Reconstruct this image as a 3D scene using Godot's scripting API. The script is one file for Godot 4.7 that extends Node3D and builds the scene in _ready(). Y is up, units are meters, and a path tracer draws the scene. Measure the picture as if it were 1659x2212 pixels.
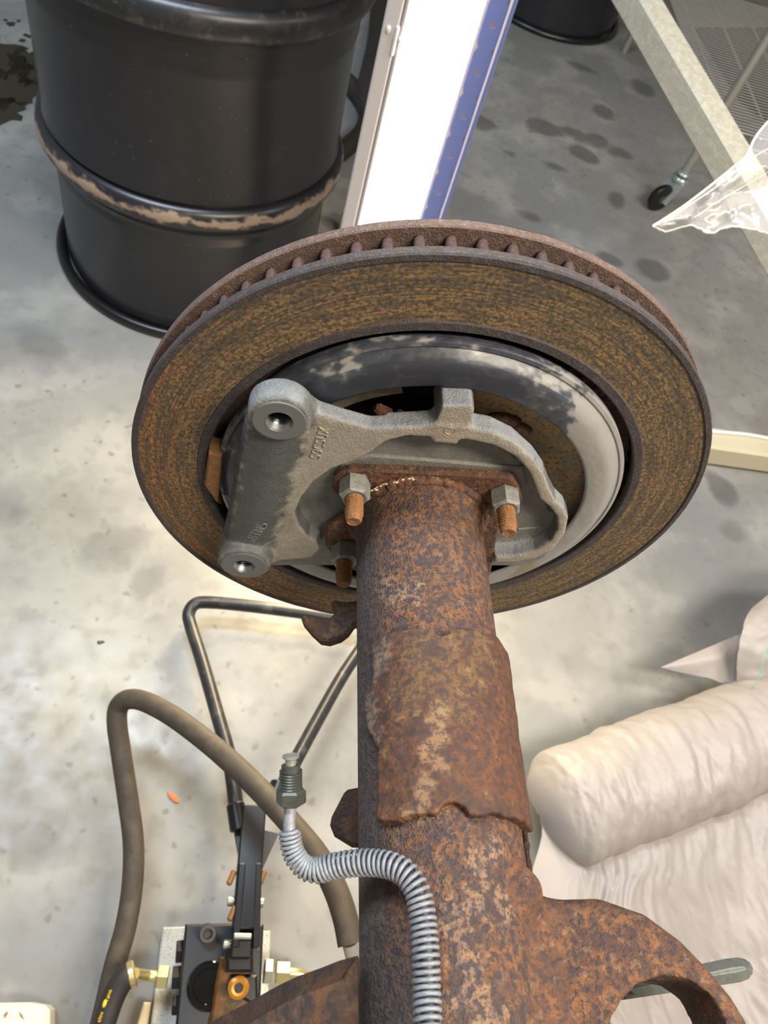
extends Node3D
# A rusty axle end with its ventilated brake disc, seen from above in a workshop.
# Metres, y up. HUB is the frame of the axle end: x right, y up, z along the axle towards the viewer.

const HUB := Transform3D(Vector3(0.921262, 0.228806, -0.314523), Vector3(-0.233065, 0.972151, 0.024545), Vector3(0.311380, 0.050692, 0.948933), Vector3(0.015261, 0.797282, -0.282461))
const TUBE := Transform3D(Vector3(0.999446, -0.000484, -0.033267), Vector3(0.000000, 0.999894, -0.014533), Vector3(0.033270, 0.014525, 0.999341), Vector3(-0.000865, -0.002930, 0.000000))      # inside HUB: the axle tube's own axis along z

var used := {}
var M := {}                 # materials by name

# ---------------------------------------------------------------- mesh building
class MB:
	var V := PackedVector3Array()
	var N := PackedVector3Array()
	var U := PackedVector2Array()
	var K := PackedColorArray()
	var I := PackedInt32Array()
	var xf := Transform3D()
	var tint := Color(1, 1, 1)

	func vert(p: Vector3, n: Vector3, uv := Vector2.ZERO) -> int:
		V.append(xf * p)
		N.append((xf.basis * n).normalized())
		U.append(uv)
		K.append(tint)
		return V.size() - 1

	func tri(a: int, b: int, c: int) -> void:
		var g := (V[b] - V[a]).cross(V[c] - V[a])
		if g.dot(N[a] + N[b] + N[c]) > 0.0:
			I.append(a); I.append(c); I.append(b)
		else:
			I.append(a); I.append(b); I.append(c)

	func quad(a: int, b: int, c: int, d: int) -> void:
		tri(a, b, c)
		tri(a, c, d)

	func flat(ps: Array, n: Vector3) -> void:      # a convex flat polygon
		var ids := []
		for p in ps:
			ids.append(vert(p, n, Vector2(p.x, p.y)))
		for i in range(1, ids.size() - 1):
			tri(ids[0], ids[i], ids[i + 1])

	# profile of (radius, z) turned about z; corners sharper than crease stay sharp. uv: turn 0..1, length along the profile 0..1
	func lathe(prof: Array, segs := 48, a0 := 0.0, a1 := TAU, crease := 0.6, wobble := 0.0, seed := 1) -> void:
		var total := 0.0
		for i in prof.size() - 1:
			total += (prof[i + 1] - prof[i]).length()
		var run := 0.0
		var noise := FastNoiseLite.new()
		noise.seed = seed
		noise.frequency = 0.5
		for i in prof.size() - 1:
			var p: Vector2 = prof[i]
			var q: Vector2 = prof[i + 1]
			var d := q - p
			if d.length() < 1e-7:
				continue
			var n := Vector2(d.y, -d.x).normalized()
			var n0 := n
			var n1 := n
			if i > 0:
				var e: Vector2 = p - prof[i - 1]
				if e.length() > 1e-7 and absf(e.angle_to(d)) < crease:
					n0 = (n + Vector2(e.y, -e.x).normalized()).normalized()
			if i < prof.size() - 2:
				var e2: Vector2 = prof[i + 2] - q
				if e2.length() > 1e-7 and absf(d.angle_to(e2)) < crease:
					n1 = (n + Vector2(e2.y, -e2.x).normalized()).normalized()
			var v0 := run / total
			run += d.length()
			var v1 := run / total
			var first := V.size()
			for k in segs + 1:
				var a := a0 + (a1 - a0) * k / segs
				var c := cos(a)
				var s := sin(a)
				var w := 1.0
				if wobble > 0.0:
					w += wobble * noise.get_noise_3d(c * 20.0, s * 20.0, p.y * 400.0)
				vert(Vector3(p.x * c * w, p.x * s * w, p.y), Vector3(n0.x * c, n0.x * s, n0.y), Vector2(float(k) / segs, v0))
				vert(Vector3(q.x * c * w, q.x * s * w, q.y), Vector3(n1.x * c, n1.x * s, n1.y), Vector2(float(k) / segs, v1))
			for k in segs:
				var b := first + k * 2
				quad(b, b + 1, b + 3, b + 2)

	# a round tube along points; radius a number or an array of them. uv: turn 0..1, metres along
	func sweep(pts: Array, rad: Variant, segs := 12, cap := true, squash := 1.0) -> void:
		var n := pts.size()
		var t: Vector3 = (pts[1] - pts[0]).normalized()
		var x := t.cross(Vector3.UP if absf(t.y) < 0.9 else Vector3.RIGHT).normalized()
		var run := 0.0
		var first := V.size()
		for i in n:
			var p: Vector3 = pts[i]
			var a: Vector3 = pts[maxi(i - 1, 0)]
			var b: Vector3 = pts[mini(i + 1, n - 1)]
			t = (b - a).normalized()
			x = (x - t * x.dot(t)).normalized()
			var y := t.cross(x)
			if i > 0:
				run += (p - pts[i - 1]).length()
			var r: float = rad[i] if rad is Array else rad
			for k in segs + 1:
				var w := TAU * k / segs
				var d := x * cos(w) + y * sin(w) * squash
				vert(p + d * r, x * cos(w) * squash + y * sin(w), Vector2(float(k) / segs, run))
		for i in n - 1:
			for k in segs:
				var b := first + i * (segs + 1) + k
				quad(b, b + 1, b + segs + 2, b + segs + 1)
		if cap:
			for e in 2:
				var i := 0 if e == 0 else n - 1
				var nn: Vector3 = ((pts[0] - pts[1]) if e == 0 else (pts[n - 1] - pts[n - 2])).normalized()
				var c := vert(pts[i], nn)
				var f := V.size()
				for k in segs + 1:
					V.append(V[first + i * (segs + 1) + k]); N.append((xf.basis * nn).normalized()); U.append(Vector2.ZERO); K.append(tint)
				for k in segs:
					tri(c, f + k, f + k + 1)

	# a flat outline in x, y between two heights in z, with bevelled rims; sides smooth where the outline bends gently
	func extrude(poly: Array, z0: float, z1: float, bev := 0.0, top: Variant = null) -> void:
		var pts := PackedVector2Array(poly)
		if Geometry2D.is_polygon_clockwise(pts):
			pts.reverse()
		var n := pts.size()
		var nor := []
		for i in n:
			var d := (pts[(i + 1) % n] - pts[i]).normalized()
			nor.append(Vector2(d.y, -d.x))
		var rims := [pts]
		var small := PackedVector2Array()
		for i in n:
			var m: Vector2 = (nor[i] + nor[(i + n - 1) % n])
			m = m / maxf(m.length_squared() * 0.5, 0.4)
			small.append(pts[i] - m * bev)
		var idx := Geometry2D.triangulate_polygon(small)
		if idx.is_empty():
			idx = Geometry2D.triangulate_polygon(pts)
		var zt := func(p: Vector2, z: float) -> float: return top.call(p) + z - z1 if top != null else z
		for side in 2:
			var nz := Vector3(0, 0, 1 if side == 1 else -1)
			var f := V.size()
			for p in small:
				var z: float = z0
				if side == 1:
					z = zt.call(p, z1)
				vert(Vector3(p.x, p.y, z), nz, p)
			for i in range(0, idx.size(), 3):
				tri(f + idx[i], f + idx[i + 1], f + idx[i + 2])
		var bands := [[small, 0, pts, bev], [pts, bev, pts, -bev], [pts, -bev, small, 0]]
		for b in 3:
			if bev == 0.0 and b != 1:
				continue
			for i in n:
				var j := (i + 1) % n
				var na: Vector2 = nor[i]
				var nb: Vector2 = nor[i]
				var pv: Vector2 = nor[(i + n - 1) % n]
				var nx: Vector2 = nor[j]
				if na.dot(pv) > 0.8:
					na = (na + pv).normalized()
				if nb.dot(nx) > 0.8:
					nb = (nb + nx).normalized()
				var zz := -1.0 if b == 0 else (1.0 if b == 2 else 0.0)
				var A: PackedVector2Array = bands[b][0]
				var B: PackedVector2Array = bands[b][2]
				var za: float = z0 + bands[b][1] if b < 2 else z1 + bands[b][1]
				var zb: float = z0 + bands[b][3] if b == 0 else z1 + bands[b][3]
				var zs := [za, za, zb, zb]
				if top != null:
					if b == 2:
						zs = [zt.call(A[i], za), zt.call(A[j], za), zt.call(B[j], zb), zt.call(B[i], zb)]
					elif b == 1:
						zs = [za, za, zt.call(B[j], zb), zt.call(B[i], zb)]
				var q := [vert(Vector3(A[i].x, A[i].y, zs[0]), Vector3(na.x, na.y, zz)), vert(Vector3(A[j].x, A[j].y, zs[1]), Vector3(nb.x, nb.y, zz)), vert(Vector3(B[j].x, B[j].y, zs[2]), Vector3(nb.x, nb.y, zz)), vert(Vector3(B[i].x, B[i].y, zs[3]), Vector3(na.x, na.y, zz))]
				quad(q[0], q[1], q[2], q[3])

	func box(size: Vector3, bev := 0.0, at := Vector3.ZERO) -> void:
		var h := size * 0.5
		var b := bev
		var poly := [Vector2(-h.x, -h.y), Vector2(h.x, -h.y), Vector2(h.x, h.y), Vector2(-h.x, h.y)]
		if b > 0.0:
			poly = [Vector2(-h.x + b, -h.y), Vector2(h.x - b, -h.y), Vector2(h.x, -h.y + b), Vector2(h.x, h.y - b), Vector2(h.x - b, h.y), Vector2(-h.x + b, h.y), Vector2(-h.x, h.y - b), Vector2(-h.x, -h.y + b)]
		var keep := xf
		xf = xf * Transform3D(Basis(), at)
		extrude(poly, -h.z, h.z, b)
		xf = keep

	func ball(at: Vector3, r: Vector3, nu := 16, nv := 10) -> void:
		var first := V.size()
		for j in nv + 1:
			var t := PI * j / nv
			for i in nu + 1:
				var a := TAU * i / nu
				var d := Vector3(sin(t) * cos(a), cos(t), sin(t) * sin(a))
				vert(at + d * r, d / r, Vector2(float(i) / nu, float(j) / nv))
		for j in nv:
			for i in nu:
				var b := first + j * (nu + 1) + i
				quad(b, b + 1, b + nu + 2, b + nu + 1)

	# rows of points as a smooth sheet
	func sheet(rows: Array, uvs := Vector2(1, 1)) -> void:
		var nr := rows.size()
		var nc: int = rows[0].size()
		var first := V.size()
		for j in nr:
			for i in nc:
				var du: Vector3 = rows[j][mini(i + 1, nc - 1)] - rows[j][maxi(i - 1, 0)]
				var dv: Vector3 = rows[mini(j + 1, nr - 1)][i] - rows[maxi(j - 1, 0)][i]
				var nn := du.cross(dv).normalized()
				if nn.length() < 0.5:
					nn = Vector3.UP
				vert(rows[j][i], nn, Vector2(float(i) / (nc - 1), float(j) / (nr - 1)) * uvs)
		for j in nr - 1:
			for i in nc - 1:
				var b := first + j * nc + i
				quad(b, b + 1, b + nc + 1, b + nc)

	# surface nets: the zero level of a field on a grid (negative inside)
	func nets(field: PackedFloat32Array, lo: Vector3, cell: float, nx: int, ny: int, nz: int, paint: Variant = null) -> void:
		var at := PackedInt32Array()
		at.resize(nx * ny * nz)
		at.fill(-1)
		var ox := [0, 1, 0, 1, 0, 1, 0, 1]
		var oy := [0, 0, 1, 1, 0, 0, 1, 1]
		var oz := [0, 0, 0, 0, 1, 1, 1, 1]
		var es := [0, 1, 2, 3, 4, 5, 6, 7, 0, 2, 1, 3, 4, 6, 5, 7, 0, 4, 1, 5, 2, 6, 3, 7]
		var sx := ny * nz
		var g := PackedFloat32Array()
		g.resize(8)
		for i in nx - 1:
			for j in ny - 1:
				var base := i * sx + j * nz
				for k in nz - 1:
					var b := base + k
					var f0 := field[b]
					if f0 > cell * 3.0 or f0 < -cell * 3.0:
						continue
					var m := 0
					for c in 8:
						g[c] = field[b + ox[c] * sx + oy[c] * nz + oz[c]]
						if g[c] < 0.0:
							m += 1
					if m == 0 or m == 8:
						continue
					var p := Vector3.ZERO
					var cnt := 0
					for e in 12:
						var a: int = es[e * 2]
						var d: int = es[e * 2 + 1]
						if (g[a] < 0.0) != (g[d] < 0.0):
							var t := g[a] / (g[a] - g[d])
							p += Vector3(lerpf(ox[a], ox[d], t), lerpf(oy[a], oy[d], t), lerpf(oz[a], oz[d], t))
							cnt += 1
					p /= cnt
					var nrm := Vector3(g[1] + g[3] + g[5] + g[7] - g[0] - g[2] - g[4] - g[6], g[2] + g[3] + g[6] + g[7] - g[0] - g[1] - g[4] - g[5], g[4] + g[5] + g[6] + g[7] - g[0] - g[1] - g[2] - g[3])
					var q := lo + (Vector3(i, j, k) + p) * cell
					if paint != null:
						tint = paint.call(q, nrm.normalized())
					at[b] = vert(q, nrm)
		for i in range(1, nx - 1):
			for j in range(1, ny - 1):
				for k in range(1, nz - 1):
					var b := i * sx + j * nz + k
					if at[b] < 0:
						continue
					var s := field[b] < 0.0
					if s != (field[b + sx] < 0.0):
						quad4(at[b], at[b - nz], at[b - nz - 1], at[b - 1])
					if s != (field[b + nz] < 0.0):
						quad4(at[b], at[b - sx], at[b - sx - 1], at[b - 1])
					if s != (field[b + 1] < 0.0):
						quad4(at[b], at[b - sx], at[b - sx - nz], at[b - nz])
		tint = Color(1, 1, 1)

	func quad4(a: int, b: int, c: int, d: int) -> void:
		if a >= 0 and b >= 0 and c >= 0 and d >= 0:
			quad(a, b, c, d)

	func done() -> ArrayMesh:
		var arr := []
		arr.resize(Mesh.ARRAY_MAX)
		arr[Mesh.ARRAY_VERTEX] = V
		arr[Mesh.ARRAY_NORMAL] = N
		arr[Mesh.ARRAY_TEX_UV] = U
		arr[Mesh.ARRAY_COLOR] = K
		arr[Mesh.ARRAY_INDEX] = I
		var m := ArrayMesh.new()
		m.add_surface_from_arrays(Mesh.PRIMITIVE_TRIANGLES, arr)
		return m

# ---------------------------------------------------------------- scene helpers
func numbered(called: String) -> String:
	var n: int = used.get(called, 0)
	used[called] = n + 1
	return called if n == 0 else "%s_%03d" % [called, n]

func thing(called: String, label: String, category: String, at := Transform3D(), group := "") -> Node3D:
	var o := Node3D.new()
	o.name = numbered(called)
	add_child(o, true)
	o.transform = at
	tag(o, label, category, group)
	return o

func tag(o: Node, label: String, category: String, group := "", kind := "") -> void:
	if label: o.set_meta("label", label)
	if category: o.set_meta("category", category)
	if group: o.set_meta("group", group)
	if kind: o.set_meta("kind", kind)

func obj(called: String, mb: Variant, m: Material, parent: Node = null, label := "") -> MeshInstance3D:
	var o := MeshInstance3D.new()
	o.mesh = mb.done() if mb is MB else mb
	o.material_override = m
	o.name = called if parent else numbered(called)
	(parent if parent else self).add_child(o, true)
	if label: o.set_meta("label", label)
	return o

func mat(color: Color, rough := 0.6, metal := 0.0) -> StandardMaterial3D:
	var m := StandardMaterial3D.new()
	m.albedo_color = color
	m.roughness = rough
	m.metallic = metal
	return m

func smooth(pts: Array, per := 8) -> Array:      # Catmull-Rom through the points
	var out := []
	var n := pts.size()
	for i in n - 1:
		var a: Vector3 = pts[maxi(i - 1, 0)]
		var b: Vector3 = pts[i]
		var c: Vector3 = pts[i + 1]
		var d: Vector3 = pts[mini(i + 2, n - 1)]
		for k in per:
			out.append(b.cubic_interpolate(c, a, d, float(k) / per))
	out.append(pts[n - 1])
	return out

func look(at: Vector3, z: Vector3, upish := Vector3.UP) -> Transform3D:      # z axis along z
	var zz := z.normalized()
	var x := upish.cross(zz).normalized()
	return Transform3D(Basis(x, zz.cross(x), zz), at)

# ---------------------------------------------------------------- textures
func noise_bytes(w: int, h: int, freq: float, octaves := 4, seed := 1, kind := FastNoiseLite.TYPE_SIMPLEX_SMOOTH, seamless := true, warp := 0.0, gain := 0.5) -> PackedByteArray:
	var n := FastNoiseLite.new()
	n.noise_type = kind
	n.seed = seed
	n.frequency = freq
	n.fractal_octaves = octaves
	n.fractal_gain = gain
	if kind == FastNoiseLite.TYPE_CELLULAR:
		n.fractal_type = FastNoiseLite.FRACTAL_NONE
	if warp > 0.0:
		n.domain_warp_enabled = true
		n.domain_warp_amplitude = warp
		n.domain_warp_frequency = freq
	var im: Image = n.get_seamless_image(w, h, false, false, 0.15, true) if seamless else n.get_image(w, h, false, false, true)
	im.convert(Image.FORMAT_L8)
	return im.get_data()

func stretch(src: PackedByteArray, w: int, h: int, w2: int, h2: int) -> PackedByteArray:
	var im := Image.create_from_data(w, h, false, Image.FORMAT_L8, src)
	im.resize(w2, h2, Image.INTERPOLATE_CUBIC)
	return im.get_data()

# base colour, then layers [bytes, low, high, amount, colour]: the colour grows in where the bytes pass from low to high
func compose(w: int, h: int, base: Color, layers: Array) -> Image:
	var n := w * h
	var r := PackedFloat32Array()
	var g := PackedFloat32Array()
	var b := PackedFloat32Array()
	r.resize(n); g.resize(n); b.resize(n)
	r.fill(base.r * 255.0); g.fill(base.g * 255.0); b.fill(base.b * 255.0)
	for l in layers:
		var src: PackedByteArray = l[0]
		var lut := PackedFloat32Array()
		lut.resize(256)
		for i in 256:
			lut[i] = clampf((i / 255.0 - l[1]) / (l[2] - l[1]), 0.0, 1.0) * l[3]
		var cr: float = l[4].r * 255.0
		var cg: float = l[4].g * 255.0
		var cb: float = l[4].b * 255.0
		for i in n:
			var t := lut[src[i]]
			if t > 0.0:
				r[i] += (cr - r[i]) * t
				g[i] += (cg - g[i]) * t
				b[i] += (cb - b[i]) * t
	var out := PackedByteArray()
	out.resize(n * 3)
	for i in n:
		out[i * 3] = int(r[i])
		out[i * 3 + 1] = int(g[i])
		out[i * 3 + 2] = int(b[i])
	return Image.create_from_data(w, h, false, Image.FORMAT_RGB8, out)

func grey(w: int, h: int, parts: Array) -> ImageTexture:      # sum of [bytes, weight] as a height map
	var n := w * h
	var out := PackedByteArray()
	out.resize(n)
	for i in n:
		var t := 0.0
		for p in parts:
			t += p[0][i] * p[1]
		out[i] = clampi(int(t), 0, 255)
	return ImageTexture.create_from_image(Image.create_from_data(w, h, false, Image.FORMAT_L8, out))

func tex(im: Image) -> ImageTexture:
	return ImageTexture.create_from_image(im)

func rgb(r: int, g: int, b: int) -> Color:
	return Color8(r, g, b)

# soft spots: adds to a byte map at (x, y) of radii (rx, ry), all in pixels, ragged by noise
func spots(w: int, h: int, list: Array, ragged: PackedByteArray, rag := 0.7) -> PackedByteArray:
	var out := PackedByteArray()
	out.resize(w * h)
	for s in list:
		for y in range(maxi(0, int(s[1] - s[3] * 1.5)), mini(h, int(s[1] + s[3] * 1.5))):
			for x in range(maxi(0, int(s[0] - s[2] * 1.5)), mini(w, int(s[0] + s[2] * 1.5))):
				var d := Vector2((x - s[0]) / s[2], (y - s[1]) / s[3]).length()
				var v: float = clampf((1.0 - d + (ragged[y * w + x] / 255.0 - 0.5) * rag * 2.0) * 2.0, 0.0, 1.0) * s[4] * 255.0
				out[y * w + x] = maxi(out[y * w + x], int(v))
	return out

# ---------------------------------------------------------------- materials
func relief(m: StandardMaterial3D, t: Texture2D, cm: float) -> void:
	m.heightmap_enabled = true
	m.heightmap_texture = t
	m.heightmap_scale = cm

func tri(m: StandardMaterial3D, scale: float, world := false) -> void:
	m.uv1_triplanar = true
	m.uv1_world_triplanar = world
	m.uv1_scale = Vector3.ONE * scale
	m.uv1_triplanar_sharpness = 4.0

func make_materials() -> void:
	var S := 512
	var coarse := noise_bytes(S, S, 0.008, 4, 3)
	var mid := noise_bytes(S, S, 0.02, 6, 7, FastNoiseLite.TYPE_PERLIN, true, 0.0, 0.62)
	var fine := noise_bytes(S, S, 0.055, 5, 11, FastNoiseLite.TYPE_PERLIN, true, 0.0, 0.65)
	var speck := noise_bytes(S, S, 0.16, 3, 13)
	var mid2 := noise_bytes(S, S, 0.028, 5, 21, FastNoiseLite.TYPE_PERLIN, true, 0.0, 0.62)

	# rust of the axle castings
	var rust := compose(S, S, rgb(98, 66, 47), [[coarse, 0.4, 0.7, 0.7, rgb(76, 54, 46)], [mid, 0.5, 0.68, 0.7, rgb(136, 88, 50)], [fine, 0.5, 0.64, 0.8, rgb(60, 50, 50)], [mid2, 0.62, 0.76, 0.5, rgb(152, 118, 86)], [speck, 0.64, 0.82, 0.4, rgb(48, 38, 38)]])
	var m := mat(Color.WHITE, 0.85)
	m.albedo_texture = tex(rust)
	tri(m, 11.0)
	relief(m, grey(S, S, [[mid, 0.4], [fine, 0.4], [speck, 0.2]]), 0.18)
	M.rust = m
	m = m.duplicate()
	m.albedo_color = Color(0.62, 0.56, 0.52)
	M.rust_dark = m
	m = m.duplicate()
	m.albedo_color = Color(0.82, 0.86, 0.86)
	M.tab_steel = m
	m = M.rust.duplicate()
	m.albedo_color = Color(1.0, 0.9, 0.8)
	m.uv1_scale = Vector3.ONE * 24.0
	M.rust_bolt = m
	m = M.rust.duplicate()
	m.albedo_texture = tex(compose(S, S, rgb(152, 108, 70), [[mid, 0.45, 0.7, 0.6, rgb(126, 84, 52)], [fine, 0.52, 0.7, 0.5, rgb(168, 128, 88)], [speck, 0.66, 0.82, 0.4, rgb(96, 64, 46)]]))
	m.uv1_scale = Vector3.ONE * 24.0
	M.orange_rust = m

	# brown red oxide of the rotor's rims and vanes
	var rim := compose(S, S, rgb(98, 80, 74), [[coarse, 0.4, 0.7, 0.5, rgb(86, 70, 66)], [fine, 0.5, 0.75, 0.6, rgb(132, 106, 94)], [speck, 0.66, 0.84, 0.8, rgb(166, 142, 128)], [mid, 0.55, 0.8, 0.5, rgb(96, 64, 50)]])
	m = mat(Color.WHITE, 0.8)
	m.albedo_texture = tex(rim)
	tri(m, 9.0)
	relief(m, grey(S, S, [[fine, 0.5], [speck, 0.5]]), 0.06)
	M.rotor_rim = m
	m = m.duplicate()
	m.albedo_color = Color(0.68, 0.76, 0.84)
	M.rotor_lip = m
	m = M.rotor_rim.duplicate()
	m.albedo_color = Color(0.8, 0.74, 0.74)
	M.vane = m

	# cast aluminium, its dust and paler upward faces given as vertex colour
	var cast := compose(S, S, rgb(240, 239, 236), [[mid, 0.4, 0.7, 0.45, rgb(208, 208, 208)], [fine, 0.5, 0.75, 0.5, rgb(254, 251, 244)], [speck, 0.55, 0.8, 0.5, rgb(176, 174, 172)]])
	m = mat(Color.WHITE, 0.62, 0.1)
	m.albedo_texture = tex(cast)
	m.vertex_color_use_as_albedo = true
	tri(m, 22.0)
	relief(m, grey(S, S, [[fine, 0.4], [speck, 0.4], [mid, 0.2]]), 0.13)
	M.cast = m

	# zinc of nuts, dirty steel, black enamel ...
	m = mat(Color.WHITE, 0.5, 0.3)
	m.albedo_texture = tex(compose(S, S, rgb(150, 150, 146), [[mid, 0.45, 0.7, 0.6, rgb(118, 118, 116)], [speck, 0.6, 0.8, 0.5, rgb(92, 88, 84)], [fine, 0.65, 0.85, 0.5, rgb(180, 178, 170)]]))
	tri(m, 30.0)
	M.zinc = m
	m = m.duplicate()
	m.albedo_color = Color(0.55, 0.56, 0.53)
	m.roughness = 0.35
	M.dark_steel = m
	m = M.zinc.duplicate()
	m.albedo_color = Color(0.98, 1.0, 1.06)
	m.roughness = 0.5
	m.metallic = 0.1
	M.spring = m
	M.bright = mat(rgb(150, 152, 154), 0.42, 0.8)
	M.thread = mat(rgb(84, 90, 96), 0.3, 0.9)
	M.black = mat(rgb(20, 20, 22), 0.3)
	M.bar_steel = M.zinc.duplicate()
	M.bar_steel.albedo_color = Color(0.74, 0.76, 0.74)
	M.pump_dark = mat(rgb(14, 14, 16), 0.12)
	M.black_worn = mat(Color.WHITE, 0.36)
	M.black_worn.albedo_texture = tex(compose(S, S, rgb(33, 34, 38), [[mid, 0.62, 0.8, 0.6, rgb(92, 92, 92)], [coarse, 0.6, 0.75, 0.35, rgb(84, 70, 58)], [speck, 0.75, 0.88, 0.5, rgb(130, 124, 116)]]))
	tri(M.black_worn, 4.0)
	M.rubber = mat(Color.WHITE, 0.7)
	M.rubber.albedo_texture = tex(compose(S, S, rgb(66, 58, 48), [[coarse, 0.4, 0.7, 0.6, rgb(88, 78, 64)], [mid, 0.55, 0.8, 0.5, rgb(54, 46, 40)], [speck, 0.7, 0.9, 0.3, rgb(128, 116, 100)]]))
	tri(M.rubber, 5.0)
	M.brass = mat(rgb(204, 190, 140), 0.32, 0.75)
	M.amber = mat(Color.WHITE, 0.25)
	M.amber.albedo_texture = tex(compose(S, S, rgb(92, 60, 18), [[coarse, 0.4, 0.65, 0.8, rgb(48, 34, 18)], [mid, 0.55, 0.75, 0.5, rgb(128, 84, 26)]]))
	tri(M.amber, 6.0)
	M.orange = mat(rgb(176, 118, 32), 0.35, 0.2)
	M.chrome = mat(rgb(178, 176, 166), 0.3, 0.6)
	M.dark_wire = mat(rgb(168, 166, 158), 0.5, 0.1)
	M.dark = mat(rgb(26, 24, 25), 0.8)

	# chipped cream paint
	m = mat(Color.WHITE, 0.5)
	m.albedo_texture = tex(compose(S, S, rgb(200, 193, 172), [[coarse, 0.5, 0.62, 0.6, rgb(184, 176, 160)], [fine, 0.55, 0.62, 0.5, rgb(170, 162, 146)], [mid, 0.6, 0.68, 0.6, rgb(216, 211, 194)]]))
	tri(m, 7.0)
	relief(m, grey(S, S, [[mid, 0.5], [fine, 0.5]]), 0.06)
	M.cream = m
	M.cream_plain = mat(rgb(200, 192, 164), 0.45)
	M.white_paint = mat(Color.WHITE, 0.5)
	M.white_paint.albedo_texture = tex(compose(S, S, rgb(204, 202, 194), [[mid, 0.55, 0.7, 0.5, rgb(180, 176, 164)], [speck, 0.74, 0.8, 0.8, rgb(92, 78, 62)]]))
	tri(M.white_paint, 4.0)

	# white plastic sheeting
	var soft := noise_bytes(S, S, 0.006, 5, 31, FastNoiseLite.TYPE_SIMPLEX_SMOOTH, true, 40.0)
	m = mat(rgb(152, 145, 142), 0.5)
	relief(m, grey(S, S, [[soft, 0.9], [mid, 0.1]]), 0.16)
	tri(m, 3.2)
	m.backlight_enabled = true
	m.backlight = Color(0.1, 0.09, 0.085)
	M.sheet = m
	m = mat(Color(0.97, 0.96, 0.98, 0.2), 0.2)
	m.transparency = BaseMaterial3D.TRANSPARENCY_ALPHA
	m.cull_mode = BaseMaterial3D.CULL_DISABLED
	M.clear = m
	M.clear_edge = mat(rgb(214, 206, 202), 0.2)

func floor_material() -> StandardMaterial3D:
	# 4.2 m square texture over the floor in view, x from -2.1, z from -3.4
	var S := 1536
	var big := stretch(noise_bytes(512, 512, 0.006, 5, 41), 512, 512, S, S)
	var med := noise_bytes(S, S, 0.012, 5, 42, FastNoiseLite.TYPE_SIMPLEX_SMOOTH, true, 30.0)
	var small := noise_bytes(S, S, 0.05, 4, 43)
	var med2 := noise_bytes(S, S, 0.02, 6, 47, FastNoiseLite.TYPE_PERLIN, true, 0.0, 0.6)
	var dots := noise_bytes(S, S, 0.09, 2, 44)
	var px := S / 4.2
	var list := []
	for s in [Vector3(0.2656, 0, -2.9563), Vector3(0.2745, 0, -2.1908), Vector3(0.1237, 0, -2.3572), Vector3(0.1505, 0, -2.671), Vector3(0.6813, 0, -1.2262), Vector3(0.7098, 0, -1.1194), Vector3(0.3061, 0, -1.8923), Vector3(-0.0032, 0, -2.4386), Vector3(0.0561, 0, -2.9198), Vector3(0.0709, 0, -2.4691), Vector3(-0.0729, 0, -2.1978), Vector3(-0.7653, 0, -0.8592), Vector3(-0.3158, 0, -0.5019), Vector3(0.4135, 0, -1.9208), Vector3(0.0619, 0, -1.9301), Vector3(0.2567, 0, -2.4651), Vector3(-0.5821, 0, -0.52), Vector3(-0.4197, 0, -0.5202), Vector3(-0.1229, 0, -0.5847), Vector3(0.1651, 0, -2.4839), Vector3(0.0716, 0, -2.2276), Vector3(-0.1927, 0, -2.3089), Vector3(-0.2695, 0, -0.0858)]:
		var far: bool = s.z < -1.2
		list.append([(s.x + 2.1) * px, (s.z + 3.4) * px, 12.0 + fposmod(s.x * 971.0, 14.0), 9.0 + fposmod(s.z * 577.0, 13.0), 0.75 if far else 0.4])
	var st := spots(S, S, list, med, 0.9)
	var im := compose(S, S, rgb(158, 157, 153), [[big, 0.35, 0.7, 0.6, rgb(128, 130, 133)], [med, 0.5, 0.72, 0.55, rgb(180, 178, 172)], [med2, 0.5, 0.7, 0.35, rgb(136, 134, 130)], [med, 0.2, 0.42, 0.0, rgb(120, 120, 120)], [small, 0.58, 0.78, 0.3, rgb(126, 124, 120)], [dots, 0.8, 0.88, 0.5, rgb(104, 98, 90)], [st, 0.05, 0.9, 0.8, rgb(92, 92, 92)]])
	var m := mat(Color(0.88, 0.875, 0.87), 0.5)
	m.albedo_texture = tex(im)
	relief(m, grey(S, S, [[med, 0.6], [small, 0.4]]), 0.08)
	m.roughness_texture = grey(S, S, [[med, 0.4], [small, 0.35], [big, 0.35]])
	m.roughness_texture_channel = BaseMaterial3D.TEXTURE_CHANNEL_RED
	m.roughness = 0.85
	return m

# ---------------------------------------------------------------- room
func structure(called: String, size: Vector3, at: Vector3, m: Material) -> MeshInstance3D:
	var b := MB.new()
	b.box(size, 0.0, at)
	var o := obj(called, b, m)
	o.set_meta("kind", "structure")
	return o

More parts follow.
